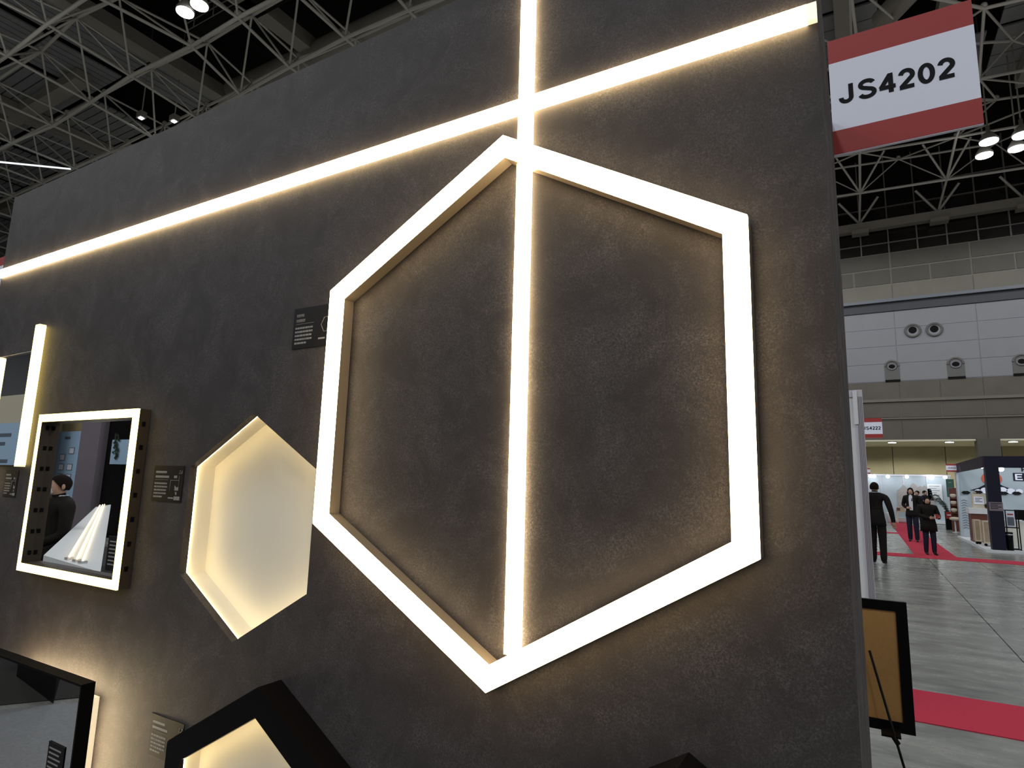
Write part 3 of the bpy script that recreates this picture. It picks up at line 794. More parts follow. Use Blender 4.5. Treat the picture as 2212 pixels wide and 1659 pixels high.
# ================================================================ flag signs
def flag_sign(x0, x1, y, z0, z1, txt, label, size=None, tx=None, group=None, bold=.004):
    t = thing('flag_sign', (x0, y, z0), label, 'sign', group)
    h = z1-z0; b = h*.205
    MB().box(x0, x1, y+.001, y+.012, z0, z1).build('board', 'sign_white', t)
    MB().box(x0, x1, y, y+.001, z0+b, z1-b).build('white_panel', 'sign_white', t)
    MB().box(x0, x1, y, y+.001, z1-b, z1).build('red_band', 'sign_red', t)
    MB().box(x0, x1, y, y+.001, z0+.002, z0+b).build('red_band', 'sign_red', t)
    if txt:
        s = size or h*.17
        bold_text(txt, tx if tx is not None else (x0+x1)/2-len(txt)*.40*s, y-.0008, (z0+z1)/2-s*.5, s, 'ink', t)
    return t
flag_sign(.5945, .968, .965, 2.578, 2.972, 'JS4202', 'large red and white flag sign lettered JS4202 at the far edge of the booth wall', .0635, .616)
flag_sign(.62, .985, 12.9, 2.575, 2.972, 'JS4222', 'small red and white flag sign lettered JS4222 above the man in the black suit', .064, .655)
flag_sign(.55, .905, 34.0, 2.375, 2.64, 'JS', 'tiny far red and white flag sign seen past the white partition edge', .05)
flag_sign(3.16, 3.49, 25.5, 2.28, 2.56, 'JS4220', 'red and white flag sign on the corner of the navy booth', .052)
s_ = flag_sign(-4.35, -3.975, .55, 2.60, 2.89, None, 'pale flag sign beyond the left end of the booth wall')

# ================================================================ white partition edge behind the booth
pt = thing('partition_wall', (.2, 7.0, 0), 'white partition seen end-on behind the dark booth, with a grooved aluminium post', 'partition')
MB().box(-2.2, .575, 7.0, 7.04, .06, 2.66).build('panel', 'white', pt)
MB().box(.575, .655, 6.97, 7.05, 0, 2.70).build('post', 'post', pt)
for x in (.597, .612, .628, .643): MB().box(x-.003, x+.003, 6.964, 6.972, .02, 2.62).build('groove', 'post_groove', pt)
MB().box(.556, .600, 6.955, 6.969, 2.30, 2.69).build('bracket', 'white', pt)
MB().box(-2.2, .575, 6.98, 7.06, 2.62, 2.70).build('top_rail', 'post', pt)
MB().box(-2.2, .575, 6.98, 7.06, 0, .06).build('bottom_rail', 'post', pt)
pt2 = thing('partition_wall', (.3, 13, 0), 'pale booth partition that carries the JS4222 flag sign', 'partition')
MB().box(-3, .60, 12.95, 13.0, 0, 2.98).build('panel', 'white', pt2)
MB().box(.58, .62, 12.94, 13.01, 0, 3.0).build('post', 'post', pt2)

pt3 = thing('partition_wall', (-1, 34.05, 0), 'far white partition that carries the tiny flag sign', 'partition')
MB().box(-3, .62, 34.02, 34.08, 0, 2.70).build('panel', 'white', pt3); MB().box(.60, .64, 34.0, 34.1, 0, 2.72).build('post', 'post', pt3)
# easel sign seen from behind
EY = 2.2
e0, e1 = at(1958, 1302, 1, EY), at(1975, 1592, 1, EY)
ex1 = .748; ez1, ez0 = e0.z, e1.z+.004; ex0 = ex1-.45
ez = thing('sign_stand', ((ex0+ex1)/2, EY, 0), 'sign stand seen from behind, black frame with brown board, beside the booth end', 'sign stand')
fw_ = .042
MB().box(ex0, ex1, EY, EY+.02, ez1-fw_, ez1).build('frame', 'black_satin', ez); MB().box(ex0, ex1, EY, EY+.02, ez0, ez0+fw_).build('frame', 'black_satin', ez)
MB().box(ex0, ex0+fw_, EY, EY+.02, ez0+fw_, ez1-fw_).build('frame', 'black_satin', ez); MB().box(ex1-fw_, ex1, EY, EY+.02, ez0+fw_, ez1-fw_).build('frame', 'black_satin', ez)
MB().box(ex0+fw_, ex1-fw_, EY+.006, EY+.014, ez0+fw_, ez1-fw_).build('board', 'kraft', ez)
l0, l1 = at(1878, 1405, 1, EY-.05), at(1935, 1597, 1, EY-.11)
ld = (l1-l0); lend = l1+ld*((0.0-l1.z)/ld.z)
MB().tube(l0, lend, .005, 8).build('leg', 'black', ez)
MB().tube(l0+Vector((-.10, 0.0, 0)), Vector((ex0-.05, EY+.05, 0)), .007, 8).build('leg', 'black', ez)
MB().tube(Vector((ex0+.22, EY+.03, ez1)), Vector((ex0+.22, EY+.5, 0)), .007, 8).build('leg', 'black', ez)
MB().tube(l1+Vector((-.01, .0, .012)), l1+Vector((.008, 0, -.018)), .010, 8).build('clamp', 'black', ez)
MB().box(l1.x-.05, l1.x+.02, EY-.115, EY, l1.z+.004, l1.z+.012).build('clamp', 'black', ez)

# ================================================================ carpets
def carpet(x0, x1, y0, y1, label, m='carpet_red', z=.006, name='red_carpet'):
    return tag(MB().box(x0, x1, y0, y1, 0.0005, z).build(name, m), label, 'carpet')
carpet(-3.5, 9, 4.22, 5.02, 'red carpet strip nearest the camera, crossing the concrete beside the sign stand')
carpet(-6, 1.60, 16.75, 17.65, 'red cross carpet strip left of the aisle carpet, behind the suited man')
carpet(2.47, 12, 16.75, 17.65, 'red cross carpet strip right of the long aisle carpet, before the navy booth')
carpet(1.605, 2.465, 16.75, 36.2, 'long red aisle carpet running away to the far white booth', z=.0055)
carpet(-6, 1.60, 26.1, 26.9, 'thin far red cross carpet strip just past the hand of the suited man')

# ================================================================ far white booth (y about 36)
fb = thing('exhibition_booth', (2.4, 36.3, 0), 'far white booth wall at the end of the red aisle, lit by small spotlights', 'booth')
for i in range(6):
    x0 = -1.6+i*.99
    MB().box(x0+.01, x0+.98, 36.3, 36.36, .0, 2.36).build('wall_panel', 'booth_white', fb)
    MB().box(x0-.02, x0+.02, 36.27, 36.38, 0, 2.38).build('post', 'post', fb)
MB().box(-1.6, 4.35, 36.2, 36.38, 2.34, 2.42).build('top_rail', 'post', fb)
MB().box(1.75, 4.35, 36.0, 36.3, .02, .16).build('plinth', 'white', fb)
rock = [(2.05, .9)]
hts = [(2.05, 1.60), (2.20, 1.72), (2.34, 1.90), (2.42, 1.82), (2.56, 1.64), (2.66, 1.90), (2.76, 2.00), (2.86, 1.92), (2.94, 1.78), (3.06, 1.86), (3.14, 1.80), (3.24, 1.9), (3.32, 1.74), (3.5, 1.70), (3.62, 1.0)]
MB().prism([(2.05, .75), (3.62, .75)] + hts[::-1], 36.24, 36.29).build('rock_picture', 'rock', fb)
MB().box(3.35, 3.95, 36.24, 36.28, 1.15, 1.95).build('notice_board', 'white', fb)
for k in range(5): MB().box(3.42, 3.85-(k % 2)*.12, 36.235, 36.242, 1.85-k*.11, 1.87-k*.11).build('text_line', 'grey_print', fb)
for k, (x, col) in enumerate(((.9, 0), (1.08, 0), (1.68, 0), (2.50, 0), (3.53, 0), (4.10, 0))):
    t = thing('spotlight', (x, 36.0, 2.30), ['first small spotlight from the white partition on the far booth rail', 'second small spotlight from the white partition on the far booth rail', 'third small spotlight from the white partition on the far booth rail', 'spotlight on the far booth rail above the rock picture', 'large bright spotlight on the far booth rail above the notice board', 'last spotlight on the far booth rail, beside the green poster'][k], 'light', 'spotlights on the far white booth')
    MB().ball((x, 35.98, 2.30), .085 if k != 4 else .12, 12, 8).build('bulb', 'lampglow', t)
    MB().tube((x, 36.0, 2.36), (x, 36.22, 2.40), .02, 8).build('arm', 'post', t)
    MB().lathe([(.05, 2.36), (.10, 2.33), (.10, 2.31)], x, 35.99, 12).build('hood', 'white', t)
lw = bpy.data.lights.new('booth_wash', 'AREA'); lw.energy = 9; lw.shape = 'RECTANGLE'; lw.size = 4; lw.size_y = .1; lw.color = (.86, .95, 1)
lo = bpy.data.objects.new('booth_wash_light', lw); C.objects.link(lo); lo.location = (2.2, 35.6, 2.35); lo.rotation_euler = (math.radians(35), 0, 0)
# things on the far booth
t = thing('display_table', (2.0, 35.6, 0), 'low brown display table with small boxes at the foot of the far white booth', 'table')
MB().box(1.92, 2.55, 35.4, 35.8, .55, .60).build('tabletop', 'wood', t)
for dx in (1.96, 2.51):
    for dy in (35.44, 35.76): MB().box(dx-.02, dx+.02, dy-.02, dy+.02, .0, .55).build('leg', 'wood_edge', t)
MB().box(1.97, 2.5, 35.46, 35.76, .18, .22).build('shelf', 'wood', t)
for k, (x, m_, lab) in enumerate(((2.02, 'redbrown', 'brown box on the low far display table, left one'), (2.2, 'wood', 'tan box standing in the middle of the low far display table'), (2.4, 'white', 'white box at the right end of the low far display table'))):
    q = thing('product_box', (x, 35.58, .60), lab, 'box', 'boxes on the low far display table')
    MB().box(x-.075, x+.075, 35.5, 35.66, .60, .60+.16+.05*k).build('carton', m_, q)
    MB().box(x-.078, x+.078, 35.497, 35.663, .60+.15+.05*k, .60+.17+.05*k).build('lid', 'wood_edge', q)
q = thing('potted_plant', (1.62, 35.5, 0), 'lime green leafy plant behind the hand of the suited man', 'plant')
MB().lathe([(.10, 0.006), (.14, .45), (.15, .5), (.13, .5)], 1.62, 35.5, 14).build('pot', 'white', q)
lf = MB(); rnd = random.Random(4)
for k in range(26):
    a, e = rnd.uniform(0, 6.28), rnd.uniform(.2, 1.3); r = rnd.uniform(.1, .24)
    b0 = Vector((1.62, 35.5, .5+rnd.uniform(0, .25))); d = Vector((math.cos(a)*math.cos(e), math.sin(a)*math.cos(e), math.sin(e)))
    s = d.cross(Vector((0, 0, 1))).normalized()*.03
    lf.add([b0, b0+d*r*.5+s, b0+d*r, b0+d*r*.5-s], [(0, 1, 2, 3)])
lf.build('foliage', 'lime', q)

gp = thing('poster', (4.18, 35.0, 1.2), 'dark green hanging poster behind the palm plant', 'poster')
MB().box(4.02, 4.33, 35.0, 35.03, 1.35, 2.20).build('sheet', 'green', gp)
MB().box(4.10, 4.25, 34.99, 35.0, 1.75, 1.79).build('text_line', 'print', gp); MB().box(4.12, 4.23, 34.99, 35.0, 2.02, 2.06).build('text_line', 'print', gp)
MB().tube((4.0, 35.015, 2.2), (4.35, 35.015, 2.2), .015, 8).build('rail', 'post', gp)
MB().tube((4.175, 35.03, 0), (4.175, 35.03, 2.2), .015, 8).build('pole', 'post', gp)

# palm plant
pp = thing('potted_palm', (3.78, 31.6, 0), 'potted palm with drooping grey-green fronds beside the navy booth', 'plant')
MB().lathe([(.14, 0), (.19, .4), (.2, .42), (.17, .42)], 3.78, 31.6, 16).build('pot', 'black', pp)
rnd = random.Random(11)
for k in range(15):
    a = rnd.uniform(0, 6.28) if k > 5 else math.pi + (k-2.5)*.28
    L_, up = rnd.uniform(.5, .85), rnd.uniform(.6, 1.1)
    pts = []
    for s in range(6):
        u = s/5; pts.append(Vector((3.78+math.cos(a)*L_*u, 31.6+math.sin(a)*L_*u*.6, .42+up*1.15*math.sin(u*2.0)*.9)))
    fr = MB(); fr.path(pts, .008, 5)
    for s in range(1, 6):
        for q in range(3):
            u = (s-1+q/3)/5; p = pts[s-1].lerp(pts[s], q/3); d = (pts[s]-pts[s-1]).normalized(); sd = d.cross(Vector((0, 0, 1))).normalized()
            for sg in (-1, 1):
                tip = p+sd*sg*.14+d*.08-Vector((0, 0, .07)); w_ = d*.016
                fr.add([p-w_, p+w_, tip], [(0, 1, 2)])
    fr.build('frond', 'leaf' if k > 8 else 'leaf2', pp)
bp_ = thing('black_pedestal', (3.69, 31.2, 0), 'black pedestal with a bright red card on its front, beside the palm', 'pedestal')
MB().box(3.53, 3.85, 31.0, 31.3, 0, .74).build('body', 'black', bp_)
MB().box(3.51, 3.87, 30.98, 31.32, .74, .76).build('top', 'black_satin', bp_)
MB().box(3.54, 3.86, 30.975, 30.998, .46, .75).build('card', 'sign_red', bp_)
MB().box(3.58, 3.82, 30.97, 30.976, .60, .64).build('text_line', 'sign_white', bp_)
st = thing('stool', (4.12, 30.0, 0), 'small round pale stool table beside the navy booth side wall', 'stool')
MB().lathe([(.02, 0.46), (.17, .5), (.18, .56), (.12, .60), (.02, .61)], 4.02-.4+.02, 29.0, 16).build('seat', 'cream', st)
MB().lathe([(.12, 0), (.12, .02), (.025, .04), (.025, .47)], 4.02-.4+.02, 29.0, 12).build('pedestal', 'post', st)
sh = thing('display_shelf', (3.75, 30.2, 0), 'dark shelf of pale round bowls between the palm and the navy booth', 'shelf')
MB().box(3.66, 4.1, 30.3, 30.36, .0, 1.75).build('back', 'redbrown', sh)
for z in (.72, 1.02, 1.3): MB().box(3.66, 4.1, 30.05, 30.3, z, z+.03).build('shelf_board', 'redbrown', sh)
for k, z in enumerate((.75, 1.05, 1.33)):
    b = MB().lathe([(.03, z), (.09, z+.05), (.11, z+.13), (.085, z+.17), (.02, z+.18)], 3.76, 30.16, 14).build('bowl', 'cream')
    tag(b, ['pale round bowl on the lowest board of the dark shelf', 'pale round bowl on the middle board of the dark shelf', 'pale round bowl on the top board of the dark shelf'][k], 'bowl', 'bowls on the dark shelf')

# ================================================================ navy booth
nb = thing('exhibition_booth', (3.5, 20.0, 0), 'navy and white corner booth with a mountain picture on its back wall', 'booth')
MB().box(3.513, 3.81, 20.0, 20.3, 0, 2.262).build('corner_pillar', 'navy', nb)
MB().box(3.513, 8.5, 20.0, 20.12, 2.262, 2.572).build('front_fascia', 'navy', nb)
MB().box(3.463, 3.511, 20.0, 25.75, 2.262, 2.572).build('side_fascia', 'navy2', nb)
bwall = MB().box(3.44, 8.5, 25.8, 25.9, 0.08, 2.57).build('back_wall', 'booth_white', nb)
MB().box(3.44, 3.50, 25.55, 25.8, 0.08, 2.27).build('end_post', 'booth_white', nb)
MB().box(3.36, 8.5, 19.95, 25.9, 0.0, .07).build('platform', 'white', nb)
sg = MB()
for k in range(12):
    z = .35+k*.085
    sg.path([(3.52, 25.53, z), (3.60, 25.53, z+.04), (3.68, 25.53, z)], .008, 5)
MB().box(3.50, 3.70, 25.54, 25.58, .08, 1.45).build('patterned_panel', 'booth_white', nb); sg.build('wave_pattern', 'grey_print', nb)
ntc = MB().box(3.52, 3.82, 19.985, 19.998, 1.10, 1.335).build('notice', 'mauve', nb)
for k in range(4): MB().box(3.55, 3.79-(k % 2)*.08, 19.980, 19.986, 1.29-k*.045, 1.305-k*.045).build('text_line', 'ink', ntc)
yb = 25.79
n = 28; MB().prism([(4.462+.285*math.cos(2*math.pi*i/n), 2.07+.235*math.sin(2*math.pi*i/n)) for i in range(n)], yb-.012, yb).build('sun_disc', 'orange', bwall)
MB().prism([(3.82, 1.66), (5.16, 1.66), (4.95, 1.74), (4.74, 1.84), (4.55, 1.98), (4.47, 2.0), (4.38, 1.98), (4.22, 1.84), (4.05, 1.74)], yb-.02, yb-.012).build('mountain', 'navy', bwall)
for k, (x, z, r) in enumerate(((4.05, 1.62, .10), (4.25, 1.66, .13), (4.5, 1.66, .15), (4.72, 1.68, .14), (4.95, 1.66, .12), (5.18, 1.66, .10))):
    MB().prism([(x+r*math.cos(2*math.pi*i/16), z+r*.8*math.sin(2*math.pi*i/16)) for i in range(16)], yb-.028, yb-.02).build('cloud', 'sign_white', bwall)
for (x, z) in ((3.70, 1.575), (4.05, 1.60), (4.75, 1.585), (5.10, 1.595)):
    fl = MB()
    for q in range(6):
        a_ = q*math.pi/3
        fl.prism([(x+.075*math.cos(a_)+.055*math.cos(2*math.pi*i/8), z+.03*math.sin(a_)+.032*math.sin(2*math.pi*i/8)) for i in range(8)], yb-.034-.001*q, yb-.029)
    fl.build('flower_emblem', 'ink', bwall)
MB().box(5.055, 6.4, yb-.006, yb, 2.01, 2.28).build('lettering_panel', 'navy', bwall)
bold_text('E', 5.09, yb-.008, 2.045, .20, 'sign_white', bwall, 1.35, .2)
bold_text('H', 5.29, yb-.006, 2.33, .13, 'ink', bwall, 1.1, .24)
for (x, y) in ((3.9, 20.3), (5.05, 20.4), (3.75, 22.3)):
    MB().ball((x, y, 2.38 if y > 21 else 2.235), .07, 10, 6).build('lamp', 'lampglow', nb)
lw = bpy.data.lights.new('navy_booth_wash', 'AREA'); lw.energy = 10; lw.shape = 'RECTANGLE'; lw.size = 4; lw.size_y = .15; lw.color = (.80, .93, 1)
lo = bpy.data.objects.new('navy_booth_wash_light', lw); C.objects.link(lo); lo.location = (5.2, 24.6, 2.45); lo.rotation_euler = (math.radians(40), 0, 0)

ct = thing('counter', (3.6, 23.0, .07), 'red brown counter inside the navy booth behind the wooden crates', 'counter')
MB().box(3.45, 3.86, 22.9, 23.5, .08, .93).build('body', 'redbrown', ct)
MB().box(3.40, 3.90, 22.85, 23.55, .93, 1.10).build('top', 'white', ct)
cd = thing('display_box', (3.72, 23.3, 1.10), 'cream display box with a white sign on the red brown counter', 'display')
MB().box(3.56, 3.90, 23.2, 23.5, 1.10, 1.54).build('case', 'cream', cd)
MB().box(3.59, 3.84, 23.17, 23.198, 1.22, 1.45).build('sign', 'sign_white', cd)
for k in range(3): MB().box(3.62, 3.80-(k % 2)*.06, 23.165, 23.171, 1.39-k*.05, 1.41-k*.05).build('text_line', 'grey_print', cd)
MB().lathe([(.01, 1.60), (.05, 1.58), (.03, 1.545)], 3.63, 23.22, 10).build('knob', 'wood', cd)
q = thing('potted_plant', (3.88, 22.6, 1.1), 'small dark green plant on the counter edge beside the navy pillar', 'plant')
lf = MB()
for k in range(22):
    a, e = rnd.uniform(0, 6.28), rnd.uniform(.0, 1.2); r = rnd.uniform(.08, .16)
    b0 = Vector((3.86, 22.95, 1.16)); d = Vector((math.cos(a)*math.cos(e), math.sin(a)*math.cos(e), math.sin(e)))
    s = d.cross(Vector((0, 0, 1))).normalized()*.03
    lf.add([b0, b0+d*r*.5+s, b0+d*r, b0+d*r*.5-s], [(0, 1, 2, 3)])
lf.build('foliage', 'leaf', q); MB().lathe([(.03, 1.10), (.05, 1.17), (.04, 1.17)], 3.86, 22.95, 10).build('pot', 'redbrown', q)
for k, (x0, x1, y0, lab) in enumerate(((3.385, 3.53, 21.9, 'left light wooden crate beside the navy pillar'), (3.50, 3.80, 21.2, 'right light wooden crate, nearest the navy pillar'))):
    q = thing('wooden_crate', ((x0+x1)/2, y0, .07), lab, 'crate', 'wooden crates in the navy booth')
    MB().box(x0, x1, y0, y0+.4, .15, .78).build('body', 'wood', q)
    for zz in (.15, .75): MB().box(x0-.006, x1+.006, y0-.012, y0, zz, zz+.04).build('batten', 'wood_edge', q)
    for xx in (x0-.006, x1-.02): MB().box(xx, xx+.03, y0-.012, y0, .19, .75).build('batten', 'wood_edge', q)
    for xx in (x0+.04, x1-.04): MB().ball((xx, y0+.05, .11), .04, 10, 6).build('caster', 'black', q)
rk = thing('display_rack', (4.03, 20.4, .07), 'black wire display rack standing right of the navy pillar', 'rack')
for x in (3.90, 4.17):
    for y in (20.32, 20.62): MB().box(x-.012, x+.012, y-.012, y+.012, .07, 1.135).build('upright', 'black', rk)
for z in (.09, .66, 1.12):
    for y in (20.32, 20.62): MB().box(3.90, 4.17, y-.010, y+.010, z-.010, z+.010).build('rail', 'black', rk)
    for x in (3.90, 4.17): MB().box(x-.010, x+.010, 20.32, 20.62, z-.010, z+.010).build('rail', 'black', rk)
q = thing('pamphlet', (4.0, 20.3, .67), 'white framed sheet with a dark picture in the black wire rack', 'pamphlet')
MB().box(3.925, 4.10, 20.345, 20.36, .68, 1.05).build('sheet', 'sign_white', q); MB().box(3.94, 4.08, 20.335, 20.344, .72, .94).build('picture', 'grey_print', q)
MB().box(3.95, 4.07, 20.335, 20.344, 1.0, 1.03).build('picture', 'sign_red', q)
q = thing('waste_bin', (3.93, 20.2, .0), 'black cylindrical bin at the foot of the navy pillar', 'bin')
MB().lathe([(.075, .072), (.08, .40), (.085, .54), (.07, .55)], 3.915, 20.16, 16).build('body', 'black', q)
MB().lathe([(.088, .47), (.088, .50)], 3.915, 20.16, 16).build('band', 'alu', q)
q = thing('cabinet', (4.5, 22, .07), 'white cabinet behind the black wire rack in the navy booth', 'cabinet')
MB().box(4.02, 5.2, 21.6, 22.1, .07, .78).build('body', 'white_warm', q); MB().box(4.0, 5.22, 21.58, 22.12, .78, .82).build('top', 'white', q)
MB().box(4.60, 4.605, 21.585, 21.6, .1, .76).build('door_gap', 'grey_print', q)
q = thing('monitor', (4.7, 21.4, .82), 'black screen on the white cabinet at the picture edge', 'screen')
MB().box(4.32, 4.95, 21.65, 21.70, .84, 1.12).build('panel', 'black', q); MB().box(4.5, 4.75, 21.62, 21.8, .82, .84).build('foot', 'black', q)

# ================================================================ people
def person(name, loc, rz, label, height=1.70, top='suit', legs='suit', shoes='shoe', hair='hair', hair_long=False, female=False,
           arms=None, stride=0.0, bow=0.0, shirt_front=False, collar=True, coat=0.0, mask=False, look=0.0, bulk=1.0, sit=0.0):
    k = height/1.72
    t = thing(name, loc, label, 'person', None, rz)
    sw = (.165 if female else .205)*bulk
    B = bulk
    V = []; E = []; R = []; tagl = []; low = []
    def v(p, r, pa=None, lab='torso'):
        V.append(Vector(p)); R.append(r); i = len(V)-1
        if pa is not None: E.append((pa, i)); tagl.append(lab)
        return i
    pel = v((0, 0, .95), (.155*B, .115*B))
    sp = v((0, -.005-bow*.05, 1.14), (.148*B, .105*B), pel)
    ch = v((0, -.01-bow*.15, 1.32), (.182*B, .122*B), sp)
    ub = v((0, .005-bow*.22, 1.43), (.125*min(B, 1.06), .09*min(B, 1.06)), ch)
    nk = v((0, .005-bow*.26, 1.50), (.055, .055), ub, 'neck')
    jaw = v((0, -.028-bow*.33, 1.560), (.070, .080), nk, 'head')
    sk = v((0, -.010-bow*.36, 1.630), (.090, .108), jaw, 'head')
    cr = v((0, 0-bow*.37, 1.692), (.062, .076), sk, 'head')
    nose = v((0, -.105-bow*.36, 1.598), (.012, .012), sk, 'head')
    for s in (-1, 1):
        hp = v((s*.085, 0, .90), (.102, .110), pel, 'legs')
        st_ = stride*s
        kn = v((s*.095, -.02-st_*.18, .50) if not sit else (s*.12, -.40, .56), (.078, .082), hp, 'legs'); low.append(kn)
        an = v((s*.10, .015-st_*.28-(.33 if sit else 0), .10), (.062, .068), kn, 'legs'); low.append(an)
        hl_ = v((s*.10, .0-st_*.28-(.33 if sit else 0), .045), (.038, .045), an, 'shoes')
        to = v((s*.115, -.17-st_*.28-(.33 if sit else 0), .032), (.036, .028), hl_, 'shoes'); low += [hl_, to]
        a = (arms or {}).get(s)
        shd = v((s*sw, .0-bow*.2, 1.405), (.078*B, .078*B), ub, 'torso')
        if a is None: a = ((s*(sw+.065), .02, 1.13), (s*(sw+.085), -.05, .88), (s*.01, -.02, -1))
        el = v(a[0], (.060*B, .060*B), shd, 'torso'); wr_ = v(a[1], (.043*B, .045*B), el, 'torso')
        hd = Vector(a[2]).normalized(); side = hd.cross(Vector((0, 1, 0)) if abs(hd.y) < .8 else Vector((1, 0, 0))).normalized()
        pn = hd.cross(side).normalized()
        palm = v(Vector(a[1])+hd*.06, (.034, .016), wr_, 'hand')
        for q, ln in enumerate((.070, .080, .074, .058)):
            b_ = Vector(a[1])+hd*.085+side*((q-1.5)*.018)
            f0 = v(b_, (.0085, .0085), palm, 'hand'); f1 = v(b_+hd*ln*.55+pn*.006, (.0078, .0078), f0, 'hand'); v(b_+hd*ln*.9+pn*.028, (.006, .006), f1, 'hand')
        tb = Vector(a[1])+hd*.03+side*.035
        f0 = v(tb, (.010, .010), palm, 'hand'); v(tb+hd*.05+side*.02+pn*.012, (.008, .008), f0, 'hand')
    if sit:
        for i, p in enumerate(V):
            if i not in low: p.z -= sit
    me = bpy.data.meshes.new('body'); me.from_pydata([tuple(p*k) for p in V], E, [])
    o = bpy.data.objects.new('body', me); C.objects.link(o)
    md = o.modifiers.new('skin', 'SKIN'); md.use_smooth_shade = True
    for i, r in enumerate(R):
        sv = me.skin_vertices[0].data[i]; sv.radius = (r[0]*k, r[1]*k); sv.use_root = (i == 0)
    sb = o.modifiers.new('sub', 'SUBSURF'); sb.levels = 1; sb.render_levels = 1
    dg = bpy.context.evaluated_depsgraph_get(); ev = o.evaluated_get(dg)
    m2 = bpy.data.meshes.new_from_object(ev); m2.name = 'body'
    bpy.data.objects.remove(o)
    m2.materials.clear()
    for nm in (top, legs, shoes, 'skin'): m2.materials.append(M[nm])
    idx = {'torso': 0, 'legs': 1, 'shoes': 2, 'neck': 3, 'head': 3, 'hand': 3}
    nP = len(m2.polygons); cen = np.zeros(nP*3); m2.polygons.foreach_get('center', cen); cen = cen.reshape(-1, 3)
    best = np.full(nP, 9e9); lab = np.zeros(nP, int)
    for (i, j), tg in zip(E, tagl):
        a_, b_ = np.array(V[i])*k, np.array(V[j])*k; d_ = b_-a_
        u = np.clip(((cen-a_)@d_)/max(1e-9, d_@d_), 0, 1)
        dist = np.linalg.norm(cen-(a_+u[:, None]*d_), axis=1) - (np.array(R[i])[0]*(1-u)+np.array(R[j])[0]*u)*k
        s_ = dist < best; best[s_] = dist[s_]; lab[s_] = idx[tg]
    m2.polygons.foreach_set('material_index', lab.astype(np.int32)); m2.polygons.foreach_set('use_smooth', np.ones(nP, bool))
    ob = bpy.data.objects.new('body', m2); C.objects.link(ob); ob.parent = t
    hy = -.012-bow*.36
    # hair cap
    hm = MB(); n, m_ = 18, 9; vv = []
    for q in range(m_+1):
        th = math.pi*.70*q/m_
        for i in range(n):
            ph = 2*math.pi*i/n
            fr = max(0, -math.sin(ph))              # less hair over the face (-y)
            tt = th*(1-.56*fr) if not hair_long else th*(1-.58*fr)
            jit = 1+.025*math.sin(5*ph+q)
            vv.append((.086*math.sin(tt)*math.cos(ph)*jit*k, (hy+.012+.104*math.sin(tt)*math.sin(ph)*jit)*k, (1.625+.100*math.cos(tt)*jit)*k))
    hm.add(vv, [(q*n+i, q*n+(i+1) % n, (q+1)*n+(i+1) % n, (q+1)*n+i) for q in range(m_) for i in range(n)], 0, True)
    if hair_long:
        vv = []; rows = 7
        for q in range(rows+1):
            z = 1.62-.24*q/rows
            for i in range(13):
                ph = math.radians(-8+196*i/12)
                rr = .086+.016*math.sin(q*.9)+.006*math.sin(3*i)
                vv.append((rr*math.cos(ph)*k, (hy+.016+rr*1.08*math.sin(ph))*k, z*k))
        hm.add(vv, [(q*13+i, q*13+i+1, (q+1)*13+i+1, (q+1)*13+i) for q in range(rows) for i in range(12)], 0, True)
    hm.build('hair', hair, None, loc=(0, 0, 0)).parent = t
    ey = MB()
    for s in (-1, 1): ey.ball((s*.031*k, (hy-.083)*k, 1.632*k), .010*k, 8, 5)
    ey.build('eyes', 'eye', None, loc=(0, 0, 0)).parent = t
    er = MB()
    for s in (-1, 1): er.ball((s*.082*k, (hy+.012)*k, 1.60*k), .022*k, 8, 6, sc=(.45, .8, 1.35))
    er.build('ears', 'skin', None, loc=(0, 0, 0)).parent = t
    mo = MB().ball((0, (hy-.078)*k, 1.560*k), .020*k, 8, 5, sc=(1.1, .4, .35))
    mo.build('mouth', 'redbrown', None, loc=(0, 0, 0)).parent = t
    if mask:
        mm = MB().ball((0, (hy-.058)*k, 1.572*k), .052*k, 12, 8, sc=(1.0, .85, 1.0))
        mm.build('face_mask', 'shirt', None, loc=(0, 0, 0)).parent = t
    # jacket skirt, collar, shirt
    zb = .80-coat
    jk = MB().lathe([(.135*k*B, 1.14*k), (.158*k*B, 1.0*k), (.178*k*B, .90*k), (.184*k*B, zb*k), (.178*k*B, zb*k), (.165*k*B, .92*k)], 0, 0, 20, 0, 1, .74)
    jk.build('jacket_hem', top, None, loc=(0, 0, 0)).parent = t
    if collar:
        MB().lathe([(.060*k, 1.455*k), (.066*k, 1.475*k), (.062*k, 1.515*k), (.056*k, 1.515*k)], 0, (.004-bow*.24)*k, 16).build('shirt_collar', 'shirt', None, loc=(0, 0, 0)).parent = t
    if shirt_front:
        y = -.128
        MB().add([(-.045*k, (y+.035)*k, 1.47*k), (.045*k, (y+.035)*k, 1.47*k), (.055*k, (y-.008)*k, 1.32*k), (.045*k, (y-.002)*k, 1.0*k), (-.045*k, (y-.002)*k, 1.0*k), (-.055*k, (y-.008)*k, 1.32*k),
                  (-.045*k, (y+.06)*k, 1.47*k), (.045*k, (y+.06)*k, 1.47*k), (.055*k, (y+.03)*k, 1.32*k), (.045*k, (y+.03)*k, 1.0*k), (-.045*k, (y+.03)*k, 1.0*k), (-.055*k, (y+.03)*k, 1.32*k)],
                 [(0, 5, 4, 3, 2, 1), (6, 7, 8, 9, 10, 11), (0, 1, 7, 6), (1, 2, 8, 7), (2, 3, 9, 8), (3, 4, 10, 9), (4, 5, 11, 10), (5, 0, 6, 11)]).build('shirt_front', 'shirt', None, loc=(0, 0, 0)).parent = t
    if sit:
        for c in t.children:
            if c is not ob: c.location.z -= sit*k
    return t

